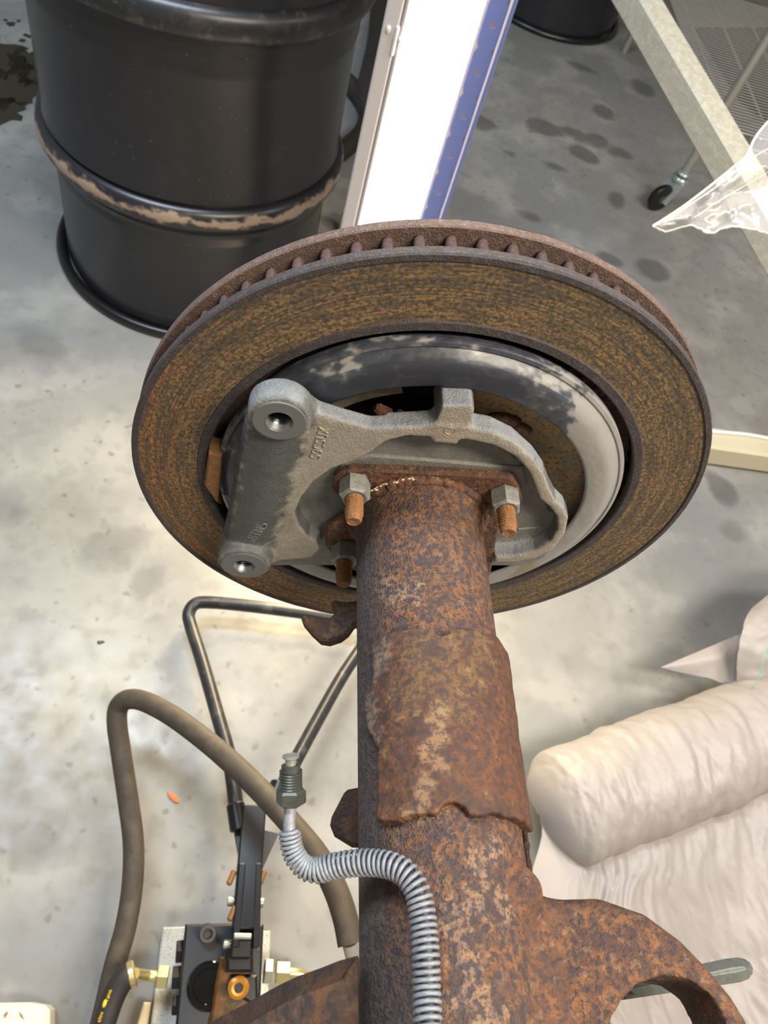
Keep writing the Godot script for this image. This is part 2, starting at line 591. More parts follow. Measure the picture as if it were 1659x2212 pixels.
func ceiling_light(at: Vector3, size: Vector2, turn: float, color: Color, energy: float, glow: float, label: String) -> void:
	var t := thing("ceiling_light", label, "ceiling light", Transform3D(Basis(Vector3.UP, turn), at))
	var b := MB.new()
	b.box(Vector3(size.x + 0.06, 0.06, size.y + 0.06), 0.008, Vector3(0, 0.03, 0))
	obj("housing", b, mat(rgb(220, 220, 216), 0.5), t)
	b = MB.new()
	b.box(Vector3(size.x, 0.012, size.y), 0.003, Vector3(0, -0.006, 0))
	var m := mat(Color.WHITE, 0.5)
	m.emission_enabled = true
	m.emission = color
	m.emission_energy_multiplier = glow
	obj("light_diffuser", b, m, t)
	var l := AreaLight3D.new()
	l.name = "tube_light"
	l.area_size = size
	l.light_color = color
	l.light_energy = energy
	l.shadow_enabled = true
	l.set("area_range", 14.0)
	t.add_child(l)
	l.position = Vector3(0, -0.02, 0)
	l.rotation = Vector3(-PI / 2, 0, 0)

func room() -> void:
	var b := MB.new()
	for q in [[-3.2, -5.4], [-3.2, 2.2], [4.2, 2.2], [4.2, -5.4]]:
		b.vert(Vector3(q[0], 0, q[1]), Vector3.UP, Vector2((q[0] + 2.1) / 4.2, (q[1] + 3.4) / 4.2))
	b.quad(0, 1, 2, 3)
	b.box(Vector3(7.4, 0.2, 7.6), 0.0, Vector3(0.5, -0.1001, -1.6))
	var fl := obj("floor", b, floor_material())
	tag(fl, "mottled grey concrete workshop floor with dark drip stains", "floor", "", "structure")
	var wallm := mat(rgb(186, 184, 178), 0.8)
	structure("wall_left", Vector3(0.15, 2.6, 7.9), Vector3(-3.275, 1.3, -1.6), wallm)
	structure("wall_right", Vector3(0.15, 2.6, 7.9), Vector3(4.275, 1.3, -1.6), wallm)
	structure("wall_back", Vector3(7.4, 2.6, 0.15), Vector3(0.5, 1.3, -5.475), wallm)
	structure("wall_front", Vector3(7.4, 2.6, 0.15), Vector3(0.5, 1.3, 2.275), wallm)
	structure("ceiling", Vector3(7.7, 0.15, 7.9), Vector3(0.5, 2.675, -1.6), mat(rgb(190, 190, 186), 0.8))

# ---------------------------------------------------------------- oil drums and the tall light
func ring_bulge(prof: Array, z: float, r: float, h: float, out: float, n := 8) -> void:
	for i in n + 1:
		var a := PI * i / n
		prof.append(Vector2(r + out * sin(a), z - h * cos(a)))

func oil_drum(label: String, at: Vector3, turn: float, scuffs: Texture2D) -> void:
	var t := thing("oil_drum", label, "oil drum", Transform3D(Basis(Vector3.UP, turn) * Basis(Vector3.RIGHT, -PI / 2), at), "black steel drums on the floor")
	var b := MB.new()
	var p := [Vector2(0.0, 0.012), Vector2(0.262, 0.012), Vector2(0.268, 0.02)]
	p.append_array([Vector2(0.2665, 0.05), Vector2(0.2655, 0.225), Vector2(0.2675, 0.232), Vector2(0.2655, 0.240), Vector2(0.2665, 0.248), Vector2(0.269, 0.256), Vector2(0.2665, 0.263), Vector2(0.272, 0.272)])
	p.append_array([Vector2(0.272, 0.318), Vector2(0.277, 0.326), Vector2(0.2745, 0.335), Vector2(0.2735, 0.54), Vector2(0.276, 0.550), Vector2(0.2735, 0.560), Vector2(0.2765, 0.570), Vector2(0.2745, 0.580), Vector2(0.278, 0.597)])
	p.append_array([Vector2(0.278, 0.640), Vector2(0.276, 0.652), Vector2(0.273, 0.660), Vector2(0.2755, 0.672), Vector2(0.273, 0.682), Vector2(0.272, 0.86), Vector2(0.268, 0.87), Vector2(0.26, 0.862), Vector2(0.0, 0.862)])
	b.lathe(p, 96)
	obj("drum_body", b, M.drum, t)
	for hh in [[0.294, 0.272], [0.622, 0.277]]:
		b = MB.new()
		var q := []
		ring_bulge(q, hh[0], hh[1], 0.024, 0.0195, 12)
		b.lathe(q, 128)
		var hm := mat(Color.WHITE, 0.32)
		hm.albedo_texture = scuffs
		if hh[0] > 0.4:
			obj("rolling_hoop", b, M.black_worn, t)
		else:
			obj("rolling_hoop", b, hm, t, "hoop with its black paint scuffed to beige")
	for z in [0.011, 0.866]:
		b = MB.new()
		var q := []
		for i in 13:
			var a := TAU * i / 12
			q.append(Vector2(0.280 + 0.011 * cos(a), z + 0.0105 * sin(a)))
		b.lathe(q, 96)
		obj("chime", b, M.black, t)

func drums() -> void:
	M.drum = mat(Color.WHITE, 0.27)
	var d0 := noise_bytes(512, 512, 0.01, 4, 50)
	var d1 := noise_bytes(512, 512, 0.09, 2, 51)
	M.drum.albedo_texture = tex(compose(512, 512, rgb(34, 34, 39), [[d0, 0.5, 0.8, 0.5, rgb(44, 43, 46)], [d1, 0.86, 0.92, 0.6, rgb(110, 104, 100)]]))
	tri(M.drum, 2.0)
	var sc := noise_bytes(1024, 64, 0.02, 4, 52)
	var sf := noise_bytes(1024, 64, 0.09, 3, 53)
	var band := PackedByteArray()
	band.resize(1024 * 64)
	for y in 64:
		for x in 1024:
			var e := clampf(1.0 - absf(y - 36.0) / 20.0, 0.0, 1.0)
			band[y * 1024 + x] = int(clampf(e * 0.95 + (sc[y * 1024 + x] / 255.0 - 0.5) * 0.75 + (sf[y * 1024 + x] / 255.0 - 0.5) * 0.5, 0.0, 1.0) * 255.0)
	var scuffs := tex(compose(1024, 64, rgb(34, 34, 39), [[band, 0.42, 0.6, 0.65, rgb(116, 100, 86)], [band, 0.62, 0.74, 0.8, rgb(164, 142, 122)]]))
	oil_drum("black steel oil drum with a beige scuffed hoop, left of the glowing light", Vector3(-0.630, 0, -1.277), 0.4, scuffs)
	oil_drum("second black oil drum, farther back at the top edge behind the light", Vector3(-0.2622, -0, -3.0183) + Vector3(0.08, 0, -0.28), 2.0, scuffs)

func tall_light() -> void:
	# stands on the floor behind the rotor, its lit face towards the axle
	var base := Vector3(-0.168, 0, -1.0289)
	var k0 := 0.722
	var t := thing("work_light", "tall glowing white light panel with a blue perforated side rail, behind the brake disc", "work light", look(base, Vector3(0.2, 0, 1.0)).scaled_local(Vector3.ONE * k0))
	var W := 0.2157
	var hgt := 1.65
	var x0 := -W * 0.5
	var b := MB.new()
	b.box(Vector3(0.029, hgt, 0.05), 0.003, Vector3(x0 + 0.0145, hgt * 0.5, -0.009))
	b.box(Vector3(0.009, hgt, 0.044), 0.003, Vector3(x0 + 0.0345, hgt * 0.5, -0.009))
	b.box(Vector3(W - 0.06, hgt, 0.02), 0.003, Vector3(0, hgt * 0.5, -0.04))
	obj("frame", b, mat(rgb(190, 186, 188), 0.45), t)
	b = MB.new()
	b.box(Vector3(0.122, hgt - 0.02, 0.02), 0.004, Vector3(x0 + 0.039 + 0.061, hgt * 0.5, 0.0))
	var em := mat(Color.WHITE, 0.5)
	em.emission_enabled = true
	em.emission = Color(1.0, 0.985, 0.97)
	em.emission_energy_multiplier = GLOW
	obj("light_diffuser", b, em, t, "glowing white diffuser")
	# the blue rail, pierced by a row of round holes
	var blue := mat(rgb(104, 118, 178), 0.4)
	var rail := Node3D.new()
	rail.name = "perforated_rail"
	t.add_child(rail, true)
	rail.position = Vector3(W * 0.5 - 0.026, 0, 0.004)
	b = MB.new()
	var step := 0.0825
	var y := 0.02
	while y < hgt - step:
		b.xf = Transform3D(Basis(), Vector3(-0.004, y + step * 0.5, 0))
		holed_plate(b, 0.036, step, 0.0055, 0.002)
		y += step
	b.xf = Transform3D()
	obj("holed_strip", b, blue, rail)
	b = MB.new()
	b.box(Vector3(0.008, hgt - 0.05, 0.012), 0.002, Vector3(0.021, hgt * 0.5, -0.005))
	obj("rail_flange", b, blue, rail)
	b = MB.new()
	b.box(Vector3(0.004, hgt - 0.05, 0.008), 0.001, Vector3(0.0155, hgt * 0.5, 0.001))
	obj("rail_rib", b, mat(rgb(206, 200, 214), 0.4), rail, "pale raised line on the rail")
	b = MB.new()
	b.box(Vector3(0.044, hgt - 0.05, 0.004), 0.001, Vector3(-0.003, hgt * 0.5, -0.024))
	obj("rail_back", b, mat(rgb(104, 94, 94), 0.6), rail)
	for k in 2:
		b = MB.new()
		b.box(Vector3(0.006, 0.05, 0.01), 0.002, Vector3(x0 + 0.0275, 0.985 + k * 0.42, 0.016))
		b.ball(Vector3(x0 + 0.012, 1.0 + k * 0.42, 0.018), Vector3(0.004, 0.007, 0.003))
		b.ball(Vector3(x0 + 0.036, 0.988 + k * 0.42, 0.018), Vector3(0.004, 0.007, 0.003))
		obj("latch", b, mat(rgb(214, 208, 208), 0.4), t)
	b = MB.new()
	b.box(Vector3(W, 0.012, 0.16), 0.003, Vector3(0, 0.006, -0.02))
	obj("foot", b, mat(rgb(150, 150, 150), 0.5), t)
	var l := AreaLight3D.new()
	l.name = "panel_light"
	l.area_size = Vector2(0.12, hgt - 0.05) * k0
	l.light_color = Color(1.0, 0.9, 0.7)
	l.light_energy = PANEL
	l.shadow_enabled = true
	l.set("area_range", 10.0)
	t.add_child(l)
	l.position = Vector3(x0 + 0.100, hgt * 0.5, 0.018)
	l.rotation = Vector3(0, PI, 0)
	# beside its foot, the pale end of a wooden batten
	var w := thing("wooden_batten", "pale wooden batten end standing at the foot of the glowing light", "batten", look(Vector3(-0.3624, 0, -1.5423), Vector3(0.24, 0, 1.44)))
	b = MB.new()
	b.box(Vector3(0.026, 0.075, 0.03), 0.003, Vector3(0, 0.0375, 0))
	obj("batten", b, mat(rgb(204, 186, 140), 0.6), w)

func holed_plate(b: MB, w: float, h: float, r: float, th: float) -> void:      # rectangle in x, y with one round hole
	var n := 24
	var f := []
	for s in 2:
		var z := th * 0.5 if s == 0 else -th * 0.5
		var nz := Vector3(0, 0, 1 if s == 0 else -1)
		for k in n:
			var a := TAU * k / n
			var d := Vector2(cos(a), sin(a))
			var e := d / maxf(absf(d.x) / (w * 0.5), absf(d.y) / (h * 0.5))
			f.append(b.vert(Vector3(d.x * r, d.y * r, z), nz))
			f.append(b.vert(Vector3(e.x, e.y, z), nz))
		for k in n:
			var o := s * n * 2
			var j := (k + 1) % n
			b.quad(f[o + k * 2], f[o + k * 2 + 1], f[o + j * 2 + 1], f[o + j * 2])
	var c := []
	for k in n + 1:
		var a := TAU * k / n
		for z in [th * 0.5, -th * 0.5]:
			c.append(b.vert(Vector3(cos(a) * r, sin(a) * r, z), -Vector3(cos(a), sin(a), 0)))
	for k in n:
		b.quad(c[k * 2], c[k * 2 + 1], c[k * 2 + 3], c[k * 2 + 2])
	for sgn in [-1.0, 1.0]:
		b.flat([Vector3(sgn * w * 0.5, -h * 0.5, -th * 0.5), Vector3(sgn * w * 0.5, h * 0.5, -th * 0.5), Vector3(sgn * w * 0.5, h * 0.5, th * 0.5), Vector3(sgn * w * 0.5, -h * 0.5, th * 0.5)], Vector3(sgn, 0, 0))

# ---------------------------------------------------------------- the brake disc
func disc_face_material() -> StandardMaterial3D:      # u round the disc, v from the outer edge inwards
	var w := 2048
	var h := 256
	var streak := stretch(noise_bytes(512, 128, 0.06, 5, 60, FastNoiseLite.TYPE_PERLIN, true, 0.0, 0.6), 512, 128, w, h)
	var pits := stretch(noise_bytes(w, 64, 0.24, 4, 61, FastNoiseLite.TYPE_PERLIN, true, 0.0, 0.7), w, 64, w, h)
	var soft := stretch(noise_bytes(w, 128, 0.14, 5, 66, FastNoiseLite.TYPE_PERLIN, true, 0.0, 0.7), w, 128, w, h)
	var blot := noise_bytes(w, h, 0.012, 4, 62)
	var grain := noise_bytes(w, h, 0.3, 2, 63)
	var rings := stretch(noise_bytes(8, 256, 0.08, 3, 64), 8, 256, w, h)
	var at := PackedByteArray()      # where round the turn: left side oranger, top blacker
	at.resize(w * h)
	var dark := at.duplicate()
	for x in w:
		var a := TAU * x / w
		var l := clampf(0.5 - cos(a - 0.25) * 0.5, 0.0, 1.0)
		var tp := clampf(sin(a) * 1.4 - 0.2, 0.0, 1.0)
		for y in h:
			var i := y * w + x
			at[i] = int(255 * clampf(l * l * (1.0 - y / 380.0) + (blot[i] / 255.0 - 0.5) * 0.7, 0.0, 1.0))
			dark[i] = int(255 * clampf(tp * (0.75 - y / 400.0) + (blot[i] / 255.0 - 0.5) * 0.9, 0.0, 1.0))
	var im := compose(w, h, rgb(144, 114, 76), [[at, 0.25, 0.7, 0.85, rgb(158, 100, 52)], [blot, 0.45, 0.75, 0.5, rgb(112, 94, 70)], [dark, 0.3, 0.9, 0.55, rgb(94, 84, 74)], [streak, 0.5, 0.64, 0.55, rgb(70, 65, 60)], [rings, 0.52, 0.66, 0.5, rgb(66, 61, 57)], [soft, 0.5, 0.66, 0.78, rgb(54, 49, 46)], [pits, 0.5, 0.66, 0.55, rgb(62, 57, 53)], [grain, 0.6, 0.85, 0.35, rgb(158, 128, 80)], [pits, 0.42, 0.3, 0.4, rgb(160, 126, 70)]])
	var m := mat(Color.WHITE, 0.72)
	m.albedo_texture = tex(im)
	relief(m, grey(w, h, [[pits, -0.5], [streak, 0.2], [grain, 0.2], [rings, 0.2]]), 0.05)
	return m

func brake_disc() -> void:
	var t := thing("brake_disc", "large rusty ventilated brake disc on the axle end, seen from its inner side", "brake disc", HUB)
	var b := MB.new()
	b.lathe([Vector2(0.1312, -0.006), Vector2(0.1748, -0.006), Vector2(0.1751, -0.0010), Vector2(0.1744, 0.0), Vector2(0.1716, 0.0002), Vector2(0.1709, -0.0008)], 220, 0, TAU, 0.5, 0.0012, 5)
	b.lathe([Vector2(0.1372, -0.0008), Vector2(0.1366, 0.0001), Vector2(0.1320, 0.0001), Vector2(0.1312, -0.0008), Vector2(0.1312, -0.006)], 180, 0, TAU, 0.5)
	obj("front_plate", b, M.rotor_lip, t)
	b = MB.new()
	b.lathe([Vector2(0.1709, -0.0008), Vector2(0.1372, -0.0008)], 220)
	obj("friction_face", b, disc_face_material(), t, "ochre and brown rusted friction face")
	b = MB.new()
	b.lathe([Vector2(0.118, -0.0207), Vector2(0.1745, -0.0207), Vector2(0.1751, -0.0215), Vector2(0.1751, -0.0262), Vector2(0.1744, -0.0268), Vector2(0.118, -0.0268), Vector2(0.118, -0.0207)], 220, 0, TAU, 0.5, 0.0012, 6)
	obj("rear_plate", b, M.rotor_rim, t)
	var v := MB.new()
	var vp := []
	for k in 9:
		var a := -PI / 2 + PI * k / 8
		vp.append(Vector2(0.1685 + 0.0024 * cos(a), 0.0026 * sin(a)))
	for k in 9:
		var a := PI / 2 + PI * k / 8
		vp.append(Vector2(0.1350 + 0.0026 * cos(a), 0.0026 * sin(a)))
	v.extrude(vp, -0.0208, -0.0058)
	var vm := v.done()
	for k in 72:
		var o := obj("vane", vm, M.vane, t)
		o.rotation.z = TAU * (k + 0.28) / 72
	b = MB.new()
	b.lathe([Vector2(0.1185, -0.0268), Vector2(0.1185, -0.078), Vector2(0.0, -0.082)], 96)
	b.lathe([Vector2(0.1145, -0.0215), Vector2(0.1145, -0.074), Vector2(0.0, -0.076)], 96)
	obj("hat", b, M.rotor_rim, t)

# ---------------------------------------------------------------- the dust shield behind the disc
func dust_shield() -> void:
	var w := 1024
	var h := 128
	var n0 := noise_bytes(w, h, 0.02, 4, 70, FastNoiseLite.TYPE_SIMPLEX_SMOOTH, true, 20.0)
	var n1 := noise_bytes(w, h, 0.08, 3, 71)
	var wear := PackedByteArray()
	wear.resize(w * h)
	var brown := wear.duplicate()
	for x in w:
		var a := TAU * x / w
		var side := smoothstep(0.25, 1.15, a) if a < 2.4 else 1.0
		var k := 1.0 - smoothstep(0.35, 1.25, a) if a < 2.6 else (0.15 if a < PI else 0.9)
		for y in h:
			var i := y * w + x
			wear[i] = int(255 * clampf((1.0 - k) * (1.0 - absf(y - 60.0) / 260.0) + (n0[i] / 255.0 - 0.5) * 0.8 + (n1[i] / 255.0 - 0.5) * 0.4 + (0.0 if y > 34 else -0.15), 0.0, 1.0))
			brown[i] = int(255 * clampf((0.55 if a > 4.6 and a < 5.6 else 0.0) + (n0[i] / 255.0 - 0.5) * 1.0, 0.0, 1.0))
	var m := mat(Color.WHITE, 0.38)
	m.albedo_texture = tex(compose(w, h, rgb(146, 144, 142), [[n0, 0.5, 0.8, 0.4, rgb(124, 122, 122)], [wear, 0.42, 0.62, 0.85, rgb(52, 56, 66)], [wear, 0.7, 0.9, 0.6, rgb(36, 39, 49)], [brown, 0.55, 0.75, 0.6, rgb(128, 112, 84)]]))
	relief(m, grey(w, h, [[n0, 0.5], [n1, 0.5]]), 0.03)
	var t := thing("dust_shield", "grey pressed steel dust shield ring inside the disc, its black paint worn at the top", "dust shield", HUB)
	var b := MB.new()
	b.xf = Transform3D(Basis(), Vector3(0.0005, 0.0023, 0))
	var p := [Vector2(0.1246, -0.004), Vector2(0.1248, 0.0012), Vector2(0.1242, 0.0024), Vector2(0.1222, 0.0031), Vector2(0.1213, 0.0024), Vector2(0.1204, 0.0034), Vector2(0.1188, 0.0056), Vector2(0.1168, 0.0078), Vector2(0.1142, 0.0092), Vector2(0.1118, 0.0097), Vector2(0.1028, 0.0100), Vector2(0.1014, 0.0096), Vector2(0.1008, 0.0088), Vector2(0.1008, 0.0080), Vector2(0.112, 0.0078), Vector2(0.119, 0.0015), Vector2(0.119, -0.004)]
	b.lathe(p, 180, 0, TAU, 0.75)
	obj("shield_ring", b, m, t)
	# deeper: the brake shoes and their backing, brown and scaly
	b = MB.new()
	b.lathe([Vector2(0.1195, -0.004), Vector2(0.108, -0.012), Vector2(0.103, -0.0135), Vector2(0.082, -0.0215), Vector2(0.06, -0.0255), Vector2(0.0, -0.0255)], 120)
	obj("inner_pan", b, M.dark, t)
	var sm := mat(Color.WHITE, 0.55)
	var q0 := noise_bytes(512, 512, 0.012, 4, 75, FastNoiseLite.TYPE_SIMPLEX_SMOOTH, true, 20.0)
	var q1 := noise_bytes(512, 512, 0.06, 3, 76)
	sm.albedo_texture = tex(compose(512, 512, rgb(152, 128, 88), [[q0, 0.42, 0.6, 0.7, rgb(118, 112, 100)], [q1, 0.5, 0.7, 0.55, rgb(132, 84, 46)], [q0, 0.62, 0.75, 0.6, rgb(118, 122, 124)], [q1, 0.66, 0.8, 0.5, rgb(70, 58, 50)]]))
	tri(sm, 9.0)
	M.shoe = sm
	var s := thing("brake_shoe", "brown stained brake shoe showing through the right half of the dust shield opening", "brake shoe", HUB)
	b = MB.new()
	b.lathe([Vector2(0.1130, -0.003), Vector2(0.1110, 0.000), Vector2(0.0995, -0.001), Vector2(0.086, -0.003), Vector2(0.071, -0.009), Vector2(0.067, -0.016)], 90, deg_to_rad(-48), deg_to_rad(78))
	obj("shoe_web", b, sm, s)
	b = MB.new()
	b.xf = Transform3D(Basis(), Vector3(0.0472, 0.0640, -0.005))
	b.ball(Vector3.ZERO, Vector3(0.010, 0.006, 0.006))
	b.ball(Vector3(0.010, -0.008, 0), Vector3(0.007, 0.006, 0.006))
	obj("spring_cup", b, M.rust_dark, s)
	var s2 := thing("brake_shoe", "grey brake shoe under the top left of the dust shield opening, beside a rusty clip", "brake shoe", HUB)
	b = MB.new()
	b.lathe([Vector2(0.1130, -0.003), Vector2(0.1110, 0.001), Vector2(0.099, 0.0005), Vector2(0.0885, -0.0015), Vector2(0.0845, -0.005), Vector2(0.083, -0.014)], 60, deg_to_rad(97), deg_to_rad(150))
	var gm := mat(Color.WHITE, 0.55)
	gm.albedo_texture = tex(compose(512, 512, rgb(136, 126, 114), [[q0, 0.42, 0.6, 0.6, rgb(88, 80, 72)], [q1, 0.6, 0.75, 0.5, rgb(134, 96, 62)]]))
	tri(gm, 9.0)
	obj("shoe_web", b, gm, s2)
	b = MB.new()
	b.xf = Transform3D(Basis(Vector3(0, 0, 1), -0.6), Vector3(-0.0214, 0.071, -0.004))
	b.box(Vector3(0.011, 0.006, 0.006), 0.0015)
	b.box(Vector3(0.006, 0.003, 0.004), 0.001, Vector3(0.009, 0.005, 0.001))
	obj("rusty_clip", b, M.rust_bolt, s2)
	# the square rusty lug at the left between shield and disc
	var lug := thing("anchor_lug", "square orange-rusted lug in the gap between shield and disc, left of the bracket", "lug", HUB)
	b = MB.new()
	b.extrude([Vector2(-0.1226, 0.047), Vector2(-0.1155, 0.0437), Vector2(-0.1243, 0.0071), Vector2(-0.1267, -0.0026), Vector2(-0.1315, 0.0156)], -0.008, 0.006, 0.0012)
	obj("lug_block", b, M.orange_rust, lug)
	b = MB.new()
	b.extrude([Vector2(-0.1324, 0.0113), Vector2(-0.1251, 0.0028), Vector2(-0.1253, -0.0111), Vector2(-0.1303, -0.0061)], -0.008, 0.002, 0.001)
	obj("lug_foot", b, M.rust_dark, lug)

# ---------------------------------------------------------------- the cast bracket
func seg(p: Vector2, a: Vector2, b: Vector2) -> float:
	var d := b - a
	return (p - a - d * clampf((p - a).dot(d) / d.length_squared(), 0.0, 1.0)).length()

func poly_dist(p: Vector2, poly: PackedVector2Array) -> float:
	var n := poly.size()
	var best := 1e9
	var inside := false
	var j := n - 1
	for i in n:
		var a := poly[j]
		var b := poly[i]
		var d := b - a
		var e := p - a
		var q := e - d * clampf(e.dot(d) / d.length_squared(), 0.0, 1.0)
		best = minf(best, q.length_squared())
		if (b.y > p.y) != (a.y > p.y) and p.x < (a.x - b.x) * (p.y - b.y) / (a.y - b.y) + b.x:
			inside = not inside
		j = i
	return -sqrt(best) if inside else sqrt(best)

func slab(d: float, z: float, z0: float, z1: float, r: float) -> float:      # outline distance d, between two heights, edges rounded by r
	var a := d + r
	var b := maxf(z0 - z, z - z1) + r
	return minf(maxf(a, b), 0.0) + Vector2(maxf(a, 0.0), maxf(b, 0.0)).length() - r

func smin(a: float, b: float, k: float) -> float:
	var h := maxf(k - absf(a - b), 0.0) / k
	return minf(a, b) - h * h * k * 0.25

const BOSS := [Vector3(-0.073, 0.0997, 0.0305), Vector3(-0.112, -0.0343, 0.033)]
const BOSS_R := [0.0136, 0.0147]

func bracket() -> void:
	var t := thing("caliper_bracket", "grey cast aluminium caliper bracket with two threaded bosses, bolted over the dust shield", "bracket", HUB)
	var rim := PackedVector2Array([Vector2(-0.0643, 0.1072), Vector2(-0.0536, 0.0965), Vector2(-0.0409, 0.0906), Vector2(-0.0279, 0.0852), Vector2(-0.0158, 0.0859), Vector2(-0.0038, 0.0866), Vector2(0.0069, 0.0884), Vector2(0.0239, 0.0859), Vector2(0.0356, 0.083), Vector2(0.0483, 0.0745), Vector2(0.0615, 0.0595), Vector2(0.0696, 0.0464), Vector2(0.0756, 0.0314), Vector2(0.0807, 0.021), Vector2(0.0879, 0.0121), Vector2(0.0916, 0.0029), Vector2(0.0929, -0.0138), Vector2(0.089, -0.0311), Vector2(0.0794, -0.0424), Vector2(0.065, -0.0482), Vector2(0.052, -0.0482), Vector2(0.0512, -0.0412), Vector2(0.0639, -0.0401), Vector2(0.0766, -0.0339), Vector2(0.0846, -0.0229), Vector2(0.0867, -0.0087), Vector2(0.0841, 0.0039), Vector2(0.0781, 0.014), Vector2(0.0703, 0.0228), Vector2(0.0656, 0.0353), Vector2(0.0605, 0.0477), Vector2(0.0514, 0.0611), Vector2(0.0377, 0.0708), Vector2(0.0219, 0.0757), Vector2(0.0195, 0.0749), Vector2(0.0185, 0.0712), Vector2(0.0052, 0.0731), Vector2(0.0033, 0.0776), Vector2(-0.0085, 0.0783), Vector2(-0.0195, 0.0742), Vector2(-0.0284, 0.0647), Vector2(-0.0388, 0.0568), Vector2(-0.0496, 0.0515), Vector2(-0.0618, 0.0389), Vector2(-0.07, 0.0238), Vector2(-0.075, 0.0097), Vector2(-0.0739, -0.0052), Vector2(-0.0695, -0.0166), Vector2(-0.0642, -0.024), Vector2(-0.0633, -0.0317), Vector2(-0.0693, -0.0419), Vector2(-0.0801, -0.0448), Vector2(-0.0901, -0.046), Vector2(-0.1064, -0.0561), Vector2(-0.1232, -0.0443), Vector2(-0.1183, -0.0166), Vector2(-0.1058, 0.0319), Vector2(-0.0952, 0.0728), Vector2(-0.0872, 0.1013)])
	var plate := PackedVector2Array([Vector2(-0.0809, 0.057), Vector2(-0.0665, 0.0705), Vector2(-0.0387, 0.0674), Vector2(-0.0157, 0.0643), Vector2(0.0084, 0.0681), Vector2(0.0264, 0.0658), Vector2(0.039, 0.0608), Vector2(0.0514, 0.0508), Vector2(0.0643, 0.0348), Vector2(0.0746, 0.017), Vector2(0.0826, -0.0031), Vector2(0.0926, -0.0194), Vector2(0.0943, -0.04), Vector2(0.0895, -0.0603), Vector2(0.07, -0.077), Vector2(0.0472, -0.0783), Vector2(0.0182, -0.0886), Vector2(-0.0152, -0.0967), Vector2(-0.0524, -0.0967), Vector2(-0.0785, -0.0855), Vector2(-0.0981, -0.0823), Vector2(-0.1131, -0.0605), Vector2(-0.1043, -0.0031), Vector2(-0.0893, 0.0426)])
	var lug := PackedVector2Array([Vector2(0.0086, 0.1019), Vector2(0.0235, 0.1019), Vector2(0.0255, 0.0979), Vector2(0.0238, 0.085), Vector2(0.0053, 0.0868), Vector2(0.0077, 0.0965)])
	var low := Vector3(-0.135, -0.07, -0.0105)
	var cell := 0.0015
	var nx := 158
	var ny := 138
	var nz := 33
	var f := PackedFloat32Array()
	f.resize(nx * ny * nz)
	f.fill(1.0)
	var a2 := Vector2(BOSS[0].x, BOSS[0].y)
	var b2 := Vector2(BOSS[1].x, BOSS[1].y)
	for i in nx:
		for j in ny:
			var p := Vector2(low.x + i * cell, low.y + j * cell)
			var dr := poly_dist(p, rim)
			var dp := poly_dist(p, plate)
			var dl := poly_dist(p, lug)
			var da := (p - a2).length()
			var db := (p - b2).length()
			var dpil := seg(p, a2.lerp(b2, 0.14), b2.lerp(a2, 0.06))
			if minf(minf(dr, dp), minf(dl, minf(da - 0.018, db - 0.018))) > 0.006 and dpil > 0.024:
				continue
			var ltop := 0.0215
			for k in nz:
				var z := low.z + k * cell
				var d := slab(dr, z, 0.0095 if p.x > -0.02 else 0.0115, 0.0218, 0.0022)
				d = smin(d, slab(dp, z, 0.0, 0.0105, 0.002), 0.006)
				var pil := Vector2(dpil, (z - 0.0120) * 1.12).length() - 0.0160
				d = smin(d, pil, 0.007)
				d = smin(d, slab(dl, z, -0.004, ltop, 0.0012), 0.003)
				d = smin(d, slab(da - 0.0164, z, 0.0145, BOSS[0].z - 0.0008, 0.003), 0.004)
				d = smin(d, slab(db - 0.0172, z, 0.0100, BOSS[1].z - 0.0008, 0.003), 0.004)
				d = maxf(d, minf(da - 0.0072, 0.05) * -1.0)
				d = maxf(d, -(db - 0.0066))
				f[(i * ny + j) * nz + k] = d
	var nn := FastNoiseLite.new()
	nn.seed = 9
	nn.frequency = 90.0
	nn.fractal_octaves = 3
	var nf := FastNoiseLite.new()
	nf.seed = 10
	nf.frequency = 420.0
	var b := MB.new()
	var dust := rgb(182, 175, 163).srgb_to_linear()
	var bare := rgb(122, 126, 130).srgb_to_linear()
	var darkm := rgb(66, 75, 82).srgb_to_linear()
	var blueg := rgb(158, 164, 172).srgb_to_linear()
	b.nets(f, low, cell, nx, ny, nz, func(q: Vector3, n: Vector3) -> Color:
		var e := nn.get_noise_3dv(q) * 0.5 + nf.get_noise_3dv(q) * 0.25
		var p := Vector2(q.x, q.y)
		var pil := seg(p, a2, b2)
		var c := bare
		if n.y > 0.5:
			c = blueg  # upward faces get a paler blue grey
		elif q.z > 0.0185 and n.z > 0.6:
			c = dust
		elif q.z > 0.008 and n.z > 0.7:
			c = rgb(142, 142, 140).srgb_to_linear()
		var w := smoothstep(0.019, 0.012, pil + e * 0.012)
		c = c.lerp(darkm, w * (0.85 if n.y < 0.6 else 0.3))
		var boss := minf((p - a2).length(), (p - b2).length())
		if boss < 0.0185:
			c = c.lerp(rgb(132, 134, 134).srgb_to_linear(), 0.6)
		return c * (1.0 + e * 0.28))
	obj("bracket_casting", b, M.cast, t)
	for k in 2:
		var c: Vector3 = BOSS[k]
		b = MB.new()
		b.xf = Transform3D(Basis(), c)
		var R: float = BOSS_R[k]
		b.lathe([Vector2(R, -0.003), Vector2(R, -0.0003), Vector2(R - 0.0004, 0.0), Vector2(0.0068, 0.0), Vector2(0.0066, -0.0006)], 64, 0, TAU, 0.4)
		var bf: Material = M.boss_face
		obj("boss_face", b, bf, t, "machined ring round the hole")
		b = MB.new()
		b.xf = Transform3D(Basis(), c)
		b.lathe([Vector2(0.0072, 0.0002), Vector2(0.0057, -0.0034), Vector2(0.0054, -0.0040)], 48, 0, TAU, 0.3)
		obj("insert_chamfer", b, M.bright, t, "shiny chamfer of the threaded hole")
		b = MB.new()
